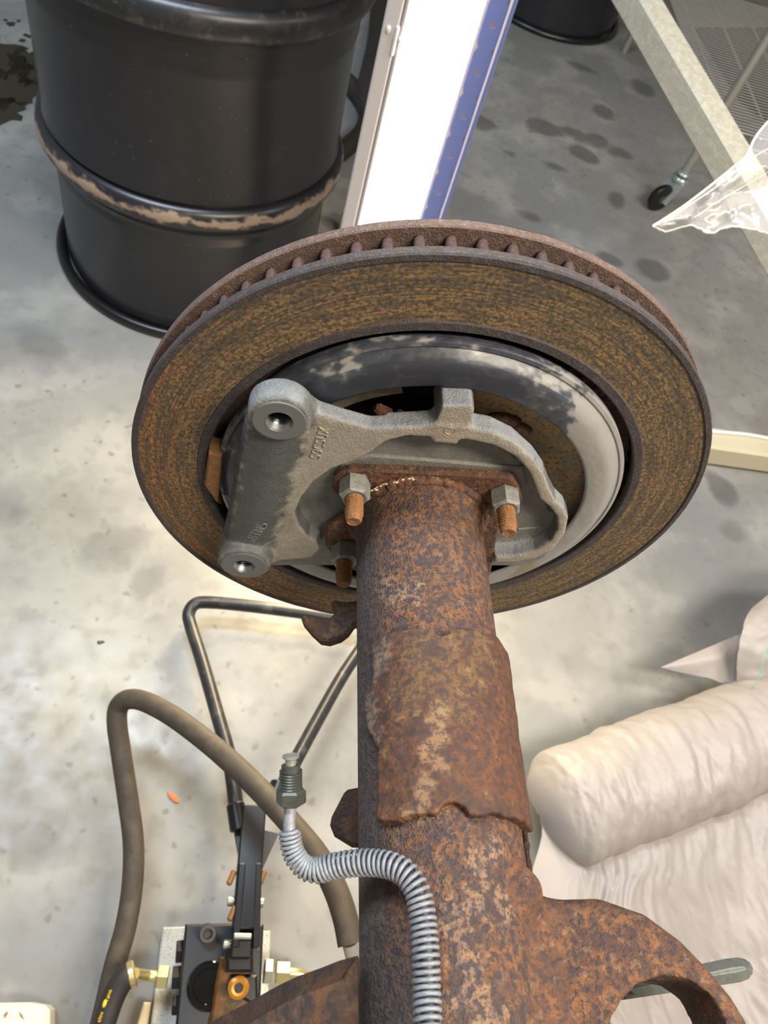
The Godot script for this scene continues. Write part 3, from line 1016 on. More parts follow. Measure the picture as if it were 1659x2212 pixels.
		b.xf = Transform3D(Basis(), c)
		var p := []
		for i in 18:
			p.append(Vector2(0.0050 if i % 2 == 1 else 0.0057, -0.0034 - i * 0.0011))
		b.lathe(p, 48, 0, TAU, 0.2)
		obj("threaded_hole", b, M.thread, t)
		b = MB.new()
		b.xf = Transform3D(Basis(), c)
		b.lathe([Vector2(0.0062, -0.0222), Vector2(0.0, -0.0222)], 32)
		obj("hole_bottom", b, M.dark, t)
	# the pin hole of the lug
	b = MB.new()
	b.xf = Transform3D(Basis(), Vector3(0.0136, 0.0836, 0.0219))
	b.lathe([Vector2(0.0030, 0.0), Vector2(0.0028, 0.0003), Vector2(0.0024, -0.0001), Vector2(0.0018, -0.0007), Vector2(0, -0.0008)], 24)
	obj("lug_pin", b, mat(rgb(168, 142, 104), 0.5, 0.3), t, "small brassy pin end")
	# straight step and parting lines on the recessed plate
	b = MB.new()
	b.extrude([Vector2(-0.0367, 0.0498), Vector2(-0.0288, 0.0522), Vector2(0.0107, 0.0473), Vector2(0.0592, 0.0405), Vector2(0.0644, 0.0239), Vector2(0.0617, 0.0076), Vector2(0.046, -0.0096), Vector2(-0.0331, -0.0096), Vector2(-0.0481, 0.01), Vector2(-0.0464, 0.0414)], 0.008, 0.0125, 0.0012)
	b.tint = rgb(146, 144, 140).srgb_to_linear()
	for i in b.K.size(): b.K[i] = b.tint
	obj("seat_plate", b, M.cast, t)
	b = MB.new()
	b.tint = rgb(158, 158, 154).srgb_to_linear()
	b.sweep([Vector3(0.0659, -0.0244, 0.0102), Vector3(0.0747, -0.0228, 0.0102), Vector3(0.0829, -0.0217, 0.0102)], 0.0011, 8)
	obj("casting_ridge", b, M.cast, t)
	# raised foundry letters, along the pillar and along the web
	var dir := (b2 - a2).normalized()
	letters(t, "WS8TNS", Vector3(-0.114, -0.0291, 0.0262), Vector3(-0.0914, 0.0102, 0.0258), 0.0066, rgb(112, 116, 118))
	letters(t, "S9CSUX", Vector3(-0.0604, 0.0556, 0.022), Vector3(-0.0497, 0.0916, 0.022), 0.0056, rgb(160, 154, 142))

func letters(t: Node3D, text: String, from: Vector3, to: Vector3, size: float, color: Color) -> void:
	var font := SystemFont.new()
	font.font_names = PackedStringArray(["Droid Sans"])
	var tm := TextMesh.new()
	tm.text = text
	tm.font = font
	tm.font_size = 32
	tm.pixel_size = size / 32.0 * 1.35
	tm.depth = 0.0012
	tm.curve_step = 2.0
	var o := MeshInstance3D.new()
	o.mesh = tm
	o.material_override = mat(color, 0.6, 0.1)
	o.name = "cast_letters"
	t.add_child(o, true)
	var x := (to - from).normalized()
	var z := (Vector3(0, 0, 1) - x * x.z).normalized()
	o.transform = Transform3D(Basis(x, z.cross(x), z), (from + to) * 0.5)

func hexagon(af: float) -> Array:
	var p := []
	for k in 6:
		var a := PI / 6 + TAU * k / 6
		p.append(Vector2(cos(a), sin(a)) * af / sqrt(3.0))
	return p

func flange_bolt(label: String, at: Vector3, turn: float, h: float, out: float) -> void:
	var t := thing("flange_bolt", label, "bolt", HUB * Transform3D(Basis(Vector3(0, 0, 1), turn), at), "nuts and studs on the axle flange")
	var b := MB.new()
	b.extrude(hexagon(0.0158), 0.0, h, 0.0009)
	b.lathe([Vector2(0.0074, h), Vector2(0.0070, h + 0.0004), Vector2(0.0058, h + 0.0003)], 32)
	obj("nut", b, M.zinc, t, "grey hexagon nut")
	b = MB.new()
	var p := []
	var z := h - 0.001
	while z < h + out - 0.004:
		p.append(Vector2(0.0053, z)); p.append(Vector2(0.0053, z + 0.0006)); p.append(Vector2(0.0047, z + 0.0011)); p.append(Vector2(0.0047, z + 0.0013))
		z += 0.00175
	p.append_array([Vector2(0.0049, z), Vector2(0.0046, h + out - 0.0012), Vector2(0.0038, h + out), Vector2(0.0030, h + out - 0.0002), Vector2(0.0, h + out - 0.0006)])
	b.lathe(p, 32, 0, TAU, 0.5)
	obj("threaded_stud", b, M.orange_rust, t, "rusted threaded stud end")

# ---------------------------------------------------------------- the axle housing
const TR := 0.0385         # radius of the tube
const W0 := 0.0165
const W1 := 0.3165

func tube_material() -> StandardMaterial3D:      # u round the tube from below, v along it from the flange
	var w := 1024
	var h := 1280
	var a := noise_bytes(w, h, 0.006, 5, 80, FastNoiseLite.TYPE_SIMPLEX_SMOOTH, true, 30.0)
	var b := noise_bytes(w, h, 0.03, 6, 81, FastNoiseLite.TYPE_PERLIN, true, 0.0, 0.62)
	var c := noise_bytes(w, h, 0.075, 5, 82, FastNoiseLite.TYPE_PERLIN, true, 0.0, 0.66)
	var d := noise_bytes(w, h, 0.16, 3, 83)
	var s := noise_bytes(w, h, 0.035, 5, 84, FastNoiseLite.TYPE_PERLIN, true, 0.0, 0.64)
	var pale := []
	for q in [Vector2(1.7891, 0.0907), Vector2(2.059, 0.0925), Vector2(1.5501, 0.1915), Vector2(1.603, 0.1621), Vector2(1.2043, 0.225), Vector2(1.2941, 0.2371), Vector2(1.4531, 0.2595), Vector2(1.525, 0.2698), Vector2(1.0616, 0.2175), Vector2(1.5548, 0.242), Vector2(1.6697, 0.1685), Vector2(2.2019, 0.085), Vector2(0.9845, 0.2384), Vector2(1.2555, 0.2744), Vector2(1.7219, 0.199), Vector2(1.4737, 0.2485)]:
		pale.append([(q.x / TAU + 0.5) * w, (q.y - W0) / (W1 - W0) * h, 34.0, 40.0, 0.62])
	var ps := spots(w, h, pale, b, 1.0)
	var flank_shade := PackedByteArray()      # painted shade: left flank and viewer end grey brown instead of orange rust
	flank_shade.resize(w * h)
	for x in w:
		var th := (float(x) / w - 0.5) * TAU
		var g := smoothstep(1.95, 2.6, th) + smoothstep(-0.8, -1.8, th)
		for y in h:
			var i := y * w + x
			var near := smoothstep(0.66, 0.92, float(y) / h) * smoothstep(1.55, 1.9, th)  # shadow of the brake line, painted towards the viewer end
			flank_shade[i] = int(255 * clampf(maxf(g, near) + (b[i] / 255.0 - 0.5) * 0.6, 0.0, 1.0))
	var im := compose(w, h, rgb(112, 76, 51), [[a, 0.35, 0.65, 0.6, rgb(90, 62, 47)], [b, 0.45, 0.68, 0.65, rgb(146, 92, 50)], [s, 0.54, 0.72, 0.5, rgb(140, 108, 78)], [ps, 0.1, 1.0, 0.65, rgb(176, 154, 126)], [flank_shade, 0.3, 0.9, 0.72, rgb(80, 72, 66)], [c, 0.48, 0.62, 0.8, rgb(62, 53, 55)], [b, 0.44, 0.3, 0.5, rgb(66, 54, 54)], [d, 0.62, 0.78, 0.6, rgb(50, 42, 42)]])
	var m := mat(Color(0.94, 0.96, 1.0), 0.82)
	m.albedo_texture = tex(im)
	relief(m, grey(w, h, [[b, 0.3], [c, -0.4], [d, 0.25], [s, 0.3]]), 0.2)
	M.plate_noise = [b, c]
	return m

func axle_housing(tm: Material) -> void:
	var t := thing("axle_housing", "thick rusty axle tube with welded flange, saddle plate and side arms, running towards the viewer", "axle housing", HUB)

	var b := MB.new()
	b.xf = TUBE
	b.lathe([Vector2(TR + 0.0022, W0), Vector2(TR + 0.0018, 0.024), Vector2(TR + 0.0006, 0.030), Vector2(TR, 0.036), Vector2(TR, W1)], 160, -PI, PI, 0.6, 0.006, 3)
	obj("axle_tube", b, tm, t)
	b = MB.new()
	b.xf = TUBE
	b.lathe([Vector2(TR, W1), Vector2(TR, 0.95), Vector2(0.0, 0.95)], 64, -PI, PI)
	obj("tube_end", b, M.rust_dark, t)
	# flange with its lobes
	b = MB.new()
	b.extrude([Vector2(-0.0501, 0.0387), Vector2(-0.046, 0.0438), Vector2(-0.0388, 0.0467), Vector2(0.0054, 0.0438), Vector2(0.048, 0.0399), Vector2(0.0536, 0.0378), Vector2(0.0585, 0.0281), Vector2(0.0616, 0.0181), Vector2(0.0593, -0.0001), Vector2(0.0507, -0.0164), Vector2(0.052, -0.0679), Vector2(0.0488, -0.1006), Vector2(-0.0321, -0.1008), Vector2(-0.0394, -0.068), Vector2(-0.0545, -0.0528), Vector2(-0.06, -0.0327), Vector2(-0.0579, -0.0113), Vector2(-0.0456, -0.0001), Vector2(-0.0468, 0.0158), Vector2(-0.0521, 0.0282)], 0.0126, 0.0185, 0.0014)
	obj("flange", b, M.rust, t)
	# the weld between flange and tube, whitish along its top
	b = MB.new()
	b.xf = TUBE
	var nz := FastNoiseLite.new()
	nz.seed = 5
	nz.frequency = 60.0
	var ring := []
	var rad := []
	for k in 121:
		var a := -0.4 + (PI + 0.8) * k / 120
		var wv := nz.get_noise_1d(k * 0.01)
		ring.append(Vector3(cos(a), sin(a), 0) * (TR + 0.0018 + wv * 0.0012) + Vector3(0, 0, 0.0192 + nz.get_noise_1d(k * 0.013 + 9.0) * 0.002))
		rad.append(0.0038 + nz.get_noise_1d(k * 0.02 + 4.0) * 0.0014)
	b.sweep(ring, rad, 10)
	obj("weld_bead", b, M.rust, t)
	b = MB.new()
	b.xf = TUBE
	for k in 34:
		var a := 1.60 + 0.0205 * k + nz.get_noise_1d(k * 0.7) * 0.02
		b.ball(Vector3(cos(a), sin(a), 0) * (TR + 0.0048 + nz.get_noise_1d(k * 0.4) * 0.0006) + Vector3(0, 0, 0.0205 + nz.get_noise_1d(k * 0.9) * 0.002), Vector3(0.0013, 0.0006, 0.0005 + 0.0006 * absf(nz.get_noise_1d(k * 2.3))), 8, 6)
	obj("seam_sealer", b, mat(rgb(206, 190, 160), 0.7), t, "broken whitish line of sealer along the weld")
	saddle_plate(t)
	arms(t)
	# tabs below the tube
	b = MB.new()
	b.xf = HUBPLANE(-0.032)
	b.extrude(flat_uw([Vector3(-0.0718, -0.028, 0.0721), Vector3(-0.0702, -0.028, 0.0706), Vector3(-0.0651, -0.028, 0.0712), Vector3(-0.0599, -0.028, 0.0734), Vector3(-0.0548, -0.028, 0.074), Vector3(-0.0516, -0.028, 0.0705), Vector3(-0.0539, -0.028, 0.0629), Vector3(-0.052, -0.028, 0.0609), Vector3(-0.0454, -0.028, 0.0622), Vector3(-0.0326, -0.028, 0.0609), Vector3(-0.0324, -0.028, 0.0749), Vector3(-0.0393, -0.028, 0.0774), Vector3(-0.0427, -0.028, 0.0829), Vector3(-0.047, -0.028, 0.0866), Vector3(-0.0535, -0.028, 0.089), Vector3(-0.0591, -0.028, 0.0881), Vector3(-0.065, -0.028, 0.0824), Vector3(-0.0701, -0.028, 0.0762)]), -0.005, 0.004, 0.0014)
	obj("hook_tab", b, M.tab_steel, t)
	b = MB.new()
	b.xf = HUBPLANE(-0.03)
	b.extrude(flat_uw([Vector3(-0.0305, -0.03, 0.1727), Vector3(-0.0398, -0.03, 0.1744), Vector3(-0.0417, -0.03, 0.1761), Vector3(-0.0477, -0.03, 0.1881), Vector3(-0.0483, -0.03, 0.192), Vector3(-0.0462, -0.03, 0.1964), Vector3(-0.037, -0.03, 0.2015), Vector3(-0.0276, -0.03, 0.2019)]), -0.004, 0.004, 0.001)
	obj("side_tab", b, M.rust_dark, t)
	# flakes of scale standing proud on the right flank
	b = MB.new()
	b.xf = TUBE
	for k in 26:
		var q := nz.get_noise_1d(k * 1.7 + 20.0)
		var a := 0.14 + 0.05 * q
		b.ball(Vector3(cos(a), sin(a), 0) * (TR + 0.0006) + Vector3(0, 0, 0.200 + k * 0.0014), Vector3(0.0018 + 0.0008 * q, 0.0035, 0.003), 8, 6)
	obj("rust_scale", b, M.rust_dark, t).set_meta("kind", "stuff")

func HUBPLANE(v: float) -> Transform3D:      # outlines in (u, w) at a height v of the hub frame
	return Transform3D(Basis(Vector3(1, 0, 0), Vector3(0, 0, 1), Vector3(0, -1, 0)), Vector3(0, v, 0))

func flat_uw(ps: Array) -> Array:
	var out := []
	for p in ps:
		out.append(Vector2(p.x, p.z))
	return out

func saddle_plate(t: Node3D) -> void:
	# outline on the unrolled tube: x = angle times radius, y = along the tube
	var poly := PackedVector2Array()
	for q in [Vector2(2.3467, 0.117), Vector2(2.0823, 0.1146), Vector2(1.8592, 0.115), Vector2(1.568, 0.1159), Vector2(1.5373, 0.119), Vector2(1.4678, 0.1205), Vector2(1.3912, 0.1189), Vector2(1.347, 0.1157), Vector2(1.0601, 0.114), Vector2(0.9069, 0.1151), Vector2(0.6087, 0.1122)]:
		poly.append(Vector2(q.x * TR, q.y))
	poly.append(Vector2(0.10 * TR, poly[poly.size() - 1].y + 0.004))
	var r2 := [Vector2(0.6911, 0.2032), Vector2(0.8808, 0.2032), Vector2(1.0585, 0.2024), Vector2(1.1988, 0.2044), Vector2(1.3331, 0.2043), Vector2(1.368, 0.2009), Vector2(1.4705, 0.199), Vector2(1.587, 0.1995), Vector2(1.6443, 0.2023), Vector2(1.6684, 0.2041), Vector2(1.8881, 0.203), Vector2(2.0705, 0.2045), Vector2(2.2599, 0.2041), Vector2(2.3216, 0.2021), Vector2(2.3101, 0.1752), Vector2(2.27, 0.1724), Vector2(2.4216, 0.1631), Vector2(2.494, 0.1484), Vector2(2.459, 0.1417), Vector2(2.3498, 0.1402)]
	poly.append(Vector2(0.14 * TR, r2[0].y + 0.001))
	for q in r2:
		poly.append(Vector2(q.x * TR, q.y))
	var lo := Vector3(100, 100, -0.004)
	var hi := Vector3(-100, -100, 0.006)
	for p in poly:
		lo.x = minf(lo.x, p.x - 0.004); lo.y = minf(lo.y, p.y - 0.004)
		hi.x = maxf(hi.x, p.x + 0.004); hi.y = maxf(hi.y, p.y + 0.004)
	var cell := 0.0009
	var nx := int((hi.x - lo.x) / cell) + 1
	var ny := int((hi.y - lo.y) / cell) + 1
	var nz := 12
	var f := PackedFloat32Array()
	f.resize(nx * ny * nz)
	var nn := FastNoiseLite.new()
	nn.seed = 4
	nn.frequency = 110.0
	nn.fractal_octaves = 3
	for i in nx:
		for j in ny:
			var p := Vector2(lo.x + i * cell, lo.y + j * cell)
			var d := poly_dist(p, poly) + nn.get_noise_2dv(p) * 0.0009
			var top := 0.0050 + nn.get_noise_2dv(p * 0.5 + Vector2(3, 3)) * 0.0007
			for k in nz:
				f[(i * ny + j) * nz + k] = slab(d, lo.z + k * cell, -0.002, top, 0.0012)
	var b := MB.new()
	b.nets(f, lo, cell, nx, ny, nz)
	for i in b.V.size():
		var p := b.V[i]
		var a := p.x / TR
		var n := b.N[i]
		var er := Vector3(cos(a), sin(a), 0)
		var et := Vector3(-sin(a), cos(a), 0)
		b.V[i] = TUBE * (er * (TR + p.z) + Vector3(0, 0, p.y))
		b.N[i] = (TUBE.basis * (et * n.x + Vector3(0, 0, n.y) + er * n.z)).normalized()
		b.U[i] = Vector2(a / TAU + 0.5, (p.y - W0) / (W1 - W0))
	# triangles were turned by their normals before the bend: turn them again
	var old := b.I
	b.I = PackedInt32Array()
	for i in range(0, old.size(), 3):
		b.tri(old[i], old[i + 1], old[i + 2])
	obj("saddle_plate", b, M.saddle, t, "rusty curved plate with notched ends and yellowish stains")

func saddle_material() -> void:
	var w := 1024
	var h := 1280
	var b: PackedByteArray = M.plate_noise[0]
	var c: PackedByteArray = M.plate_noise[1]
	var big := noise_bytes(w, h, 0.009, 4, 91, FastNoiseLite.TYPE_SIMPLEX_SMOOTH, true, 30.0)
	var list := []
	for q in [Vector2(1.7503, 0.129), Vector2(1.6156, 0.1367), Vector2(1.415, 0.1245), Vector2(1.079, 0.1203), Vector2(1.8661, 0.1475), Vector2(1.4593, 0.1463), Vector2(1.1375, 0.1405), Vector2(0.9491, 0.1268), Vector2(1.3672, 0.1576), Vector2(1.7393, 0.1215)]:
		list.append([(q.x / TAU + 0.5) * w, (q.y - W0) / (W1 - W0) * h, 46.0, 50.0, 0.85])
	var ol := spots(w, h, list, b, 0.9)
	list = []
	for q in [Vector2(1.6181, 0.1643), Vector2(1.5913, 0.1708), Vector2(1.6806, 0.1749), Vector2(1.7351, 0.1911), Vector2(1.7787, 0.1949), Vector2(1.5857, 0.1823), Vector2(1.5691, 0.1588), Vector2(1.8601, 0.2024)]:
		list.append([(q.x / TAU + 0.5) * w, (q.y - W0) / (W1 - W0) * h, 22.0, 30.0, 0.9])
	var pl := spots(w, h, list, b, 0.8)
	list = []
	for q in [Vector2(2.4079, 0.1472), Vector2(2.3898, 0.1567), Vector2(2.3565, 0.166), Vector2(2.2062, 0.1302), Vector2(2.2366, 0.1223)]:
		list.append([(q.x / TAU + 0.5) * w, (q.y - W0) / (W1 - W0) * h, 30.0, 40.0, 0.8])
	var gr := spots(w, h, list, b, 0.8)
	var m := mat(Color.WHITE, 0.78)
	m.albedo_texture = tex(compose(w, h, rgb(108, 70, 46), [[big, 0.4, 0.7, 0.6, rgb(92, 62, 46)], [b, 0.48, 0.64, 0.5, rgb(130, 84, 50)], [ol, 0.1, 1.0, 0.6, rgb(128, 104, 62)], [gr, 0.1, 0.8, 0.7, rgb(130, 118, 106)], [pl, 0.1, 0.9, 0.65, rgb(172, 138, 98)], [c, 0.48, 0.64, 0.6, rgb(64, 52, 50)], [b, 0.44, 0.3, 0.45, rgb(66, 54, 52)], [b, 0.68, 0.8, 0.5, rgb(158, 138, 92)]]))
	relief(m, grey(w, h, [[b, 0.6], [c, -0.4]]), 0.12)
	m.albedo_color = Color(0.88, 0.87, 0.88)
	M.saddle = m

func arms(t: Node3D) -> void:
	# the forged arm that curves round a hole on the right and the stub on the left, blended into the tube
	var outer := PackedVector2Array(flat_uw([Vector3(0.0258, 0.012, 0.2387), Vector3(0.0423, 0.012, 0.2328), Vector3(0.0547, 0.012, 0.2302), Vector3(0.075, 0.012, 0.2296), Vector3(0.094, 0.012, 0.2358), Vector3(0.1076, 0.012, 0.2459), Vector3(0.1167, 0.012, 0.2562), Vector3(0.1237, 0.012, 0.2659), Vector3(0.1281, 0.012, 0.2755), Vector3(0.1305, 0.012, 0.2871), Vector3(0.1285, 0.012, 0.2999), Vector3(0.1091, 0.012, 0.3), Vector3(0.0209, 0.012, 0.3004)]))
	var hole := PackedVector2Array(flat_uw([Vector3(0.068, 0.006, 0.28), Vector3(0.0706, 0.006, 0.2738), Vector3(0.075, 0.006, 0.2682), Vector3(0.0825, 0.006, 0.2626), Vector3(0.0948, 0.006, 0.259), Vector3(0.1061, 0.006, 0.2605), Vector3(0.1136, 0.006, 0.2656), Vector3(0.1171, 0.006, 0.2743), Vector3(0.1169, 0.006, 0.2828), Vector3(0.1131, 0.006, 0.2931), Vector3(0.0676, 0.006, 0.2934)]))
	var stub := (flat_uw([Vector3(-0.0304, -0.014, 0.2543), Vector3(-0.0378, -0.014, 0.2561), Vector3(-0.0449, -0.014, 0.2586), Vector3(-0.053, -0.014, 0.2611), Vector3(-0.0605, -0.014, 0.2642), Vector3(-0.0668, -0.014, 0.2673), Vector3(-0.0736, -0.014, 0.2707), Vector3(-0.0793, -0.014, 0.2731), Vector3(-0.0844, -0.014, 0.2757), Vector3(-0.0913, -0.014, 0.2815), Vector3(-0.0959, -0.014, 0.2902), Vector3(-0.029, -0.014, 0.2899)]))
	var cell := 0.0017
	var lo := Vector3(-0.098, -0.046, 0.212)
	var nx := 152
	var ny := 56
	var nz := 66
	var f := PackedFloat32Array()
	f.resize(nx * ny * nz)
	f.fill(1.0)
	var c0: Vector3 = TUBE.origin
	var cd: Vector3 = TUBE.basis.z
	var s0: Vector3 = Vector3(0.0351, 0.034, 0.2413)
	var s1: Vector3 = Vector3(0.0333, 0.034, 0.2512)
	var knob: Vector3 = Vector3(0.0391, 0.02, 0.2291)
	for i in nx:
		for k in nz:
			var p := Vector2(lo.x + i * cell, lo.z + k * cell)
			var dn := poly_dist(p, outer)
			var dh := poly_dist(p, hole)
			var axis := c0 + cd * (p.y - c0.z)
			if dn > 0.008 and absf(p.x - axis.x) > 0.05:
				continue
			for j in ny:
				var y := lo.y + j * cell
				var q := Vector3(p.x, y, p.y)
				var tube := (q - c0 - cd * (q - c0).dot(cd)).length() - (TR - 0.0004)
				var plate := slab(dn, y, -0.030, 0.0125 + minf(0.0, dn + 0.010) * -0.25, 0.009)
				plate = maxf(plate, -smin(dh, 1.0, 0.001) - 0.0)
				var d := smin(tube, plate, 0.016)
				d = smin(d, (q - knob).length() - 0.0085, 0.008)
				var sd := q - s0
				var sv := s1 - s0
				sd -= sv * clampf(sd.dot(sv) / sv.length_squared(), 0.0, 1.0)
				d = maxf(d, 0.0048 - (sd * Vector3(1.0, 0.55, 1.0)).length())
				f[(i * ny + j) * nz + k] = d
	var b := MB.new()
	b.nets(f, lo, cell, nx, ny, nz)
	obj("side_arm", b, M.rust, t)
	b = MB.new()
	b.xf = HUBPLANE(0.0)
	b.extrude(stub, -0.040, -0.012, 0.007)
	obj("arm_stub", b, M.stub_rust, t)
	b = MB.new()
	b.xf = HUBPLANE(-0.014)
	var plug := Vector3(-0.0357, -0.01, 0.2693)
	var disc := []
	for k in 24:
		disc.append(Vector2(plug.x + 0.0085 * cos(TAU * k / 24), plug.z + 0.0095 * sin(TAU * k / 24)))
	b.extrude(disc, -0.004, 0.006, 0.0015)
	obj("round_plug", b, M.rust, t)
	b = MB.new()
	b.sweep(smooth([Vector3(-0.0414, -0.011, 0.2687), Vector3(-0.0409, -0.011, 0.266), Vector3(-0.0392, -0.011, 0.2641), Vector3(-0.0364, -0.011, 0.2632)], 5), 0.0008, 6)
	b.ball(Vector3(-0.033, -0.01, 0.2653), Vector3(0.0022, 0.002, 0.0036))
	obj("weld_crumbs", b, mat(rgb(150, 140, 126), 0.8), t)

func brake_line() -> void:
	var at := Vector3(0.0756, 0.8582, -0.0464)
	var t := thing("brake_line", "brake line in a grey coiled spring guard with a flare nut at its end", "brake line", Transform3D(Basis(), at))
	var off := Transform3D(Basis(), -at)
	var raw := [Vector3(0.0119, 0.8346, -0.0739), Vector3(0.0135, 0.8324, -0.0689), Vector3(0.0163, 0.8299, -0.0635), Vector3(0.0204, 0.8273, -0.058), Vector3(0.0261, 0.8261, -0.0546), Vector3(0.0324, 0.8273, -0.0545), Vector3(0.0384, 0.8309, -0.058), Vector3(0.0464, 0.8371, -0.0616), Vector3(0.0537, 0.8433, -0.0635), Vector3(0.0593, 0.8483, -0.0637), Vector3(0.0649, 0.852, -0.0621), Vector3(0.0698, 0.8542, -0.0582), Vector3(0.0735, 0.8551, -0.0526), Vector3(0.0767, 0.8562, -0.0453), Vector3(0.0798, 0.8575, -0.0366), Vector3(0.083, 0.858, -0.0269), Vector3(0.086, 0.8603, -0.0162), Vector3(0.0898, 0.863, -0.0025)]
	var path := smooth(raw, 14)
	var b := MB.new()
	b.xf = off
	b.sweep(path, 0.0026, 12)
	obj("pipe", b, M.spring, t)
	# the spring: a helix round the path, tight near the nut and open further on
	var helix := []
	var ang := 0.0
	var x := Vector3.RIGHT
	var run := 0.0
	for i in range(26, path.size() - 1):
		var p: Vector3 = path[i]
		var q: Vector3 = path[i + 1]
		var d := q - p
		var tdir := d.normalized()
		x = (x - tdir * x.dot(tdir)).normalized()
		var y := tdir.cross(x)
		var steps := maxi(1, int(d.length() / 0.00016))
		for s in steps:
			var fr := float(s) / steps
			run += d.length() / steps
			var pitch := lerpf(0.0018, 0.00245, smoothstep(0.020, 0.040, run))
			ang += TAU * d.length() / steps / pitch
			var r := lerpf(0.0040, 0.0047, smoothstep(0.0, 0.03, run))
			helix.append(p + d * fr + (x * cos(ang) + y * sin(ang)) * r)
	b = MB.new()
	b.xf = off
	b.sweep(helix, 0.00088, 6)
	obj("spring_guard", b, M.spring, t)
	# flare nut, threads and the flared tip
	var n0: Vector3 = path[0]
	var tip: Vector3 = Vector3(0.0036, 0.8456, -0.0896)
	b = MB.new()
	b.xf = off * look(n0, tip - n0, Vector3.RIGHT)
	var L := (tip - n0).length()
	b.extrude(hexagon(0.0112), -0.0005, 0.0062, 0.0009)
	obj("flare_nut", b, M.dark_steel, t)
	b = MB.new()
	b.xf = off * look(n0, tip - n0, Vector3.RIGHT)
	var p2 := [Vector2(0.0047, 0.0060)]
	var z := 0.0068
	while z < L - 0.0075:
		p2.append(Vector2(0.0050, z)); p2.append(Vector2(0.0044, z + 0.0006)); p2.append(Vector2(0.0050, z + 0.0012))
		z += 0.0012
	p2.append_array([Vector2(0.0041, z), Vector2(0.0041, L - 0.0045), Vector2(0.0026, L - 0.0042)])
	b.lathe(p2, 32, 0, TAU, 0.3)
	obj("nut_thread", b, M.dark_steel, t)
	b = MB.new()
	b.xf = off * look(n0, tip - n0, Vector3.RIGHT)
	b.lathe([Vector2(0.0024, L - 0.0048), Vector2(0.0024, L - 0.002), Vector2(0.0036, L - 0.0012), Vector2(0.0037, L - 0.0004), Vector2(0.0028, L), Vector2(0.0, L + 0.0001)], 32, 0, TAU, 0.5)
	obj("flared_tip", b, M.chrome, t)

# ---------------------------------------------------------------- on the floor: hydraulic foot pump and hoses
const UPWARD := Transform3D(Basis(Vector3(1, 0, 0), Vector3(0, 0, -1), Vector3(0, 1, 0)), Vector3.ZERO)

func prism(b: MB, ps: Array, h0: float, h1: float, bev := 0.001) -> void:      # an upright prism over an outline of floor points
	var poly := []
	for p in ps:
		poly.append(Vector2(p.x, -p.z))
	var keep := b.xf
	b.xf = keep * UPWARD
	b.extrude(poly, h0, h1, bev)
	b.xf = keep

func bar(b: MB, a: Vector3, c: Vector3, w: float, h: float, bev := 0.001) -> void:      # a square bar between two points, w across, h high
	var keep := b.xf
	b.xf = keep * look((a + c) * 0.5, c - a)
	b.box(Vector3(w, h, (c - a).length()), bev)
	b.xf = keep

func drum_between(b: MB, a: Vector3, c: Vector3, r: float, segs := 20, ch := 0.001) -> void:      # a round pin with chamfered ends
	var keep := b.xf
	b.xf = keep * look(a, c - a, Vector3.UP if absf((c - a).normalized().y) < 0.9 else Vector3.RIGHT)
	var L := (c - a).length()
	b.lathe([Vector2(0, 0), Vector2(r - ch, 0), Vector2(r, ch), Vector2(r, L - ch), Vector2(r - ch, L), Vector2(0, L)], segs, 0, TAU, 0.3)
	b.xf = keep

func hex_between(b: MB, a: Vector3, c: Vector3, af: float) -> void:
	var keep := b.xf
	b.xf = keep * look(a, c - a, Vector3.UP if absf((c - a).normalized().y) < 0.9 else Vector3.RIGHT)
	b.extrude(hexagon(af), 0.0, (c - a).length(), 0.0012)
	b.xf = keep

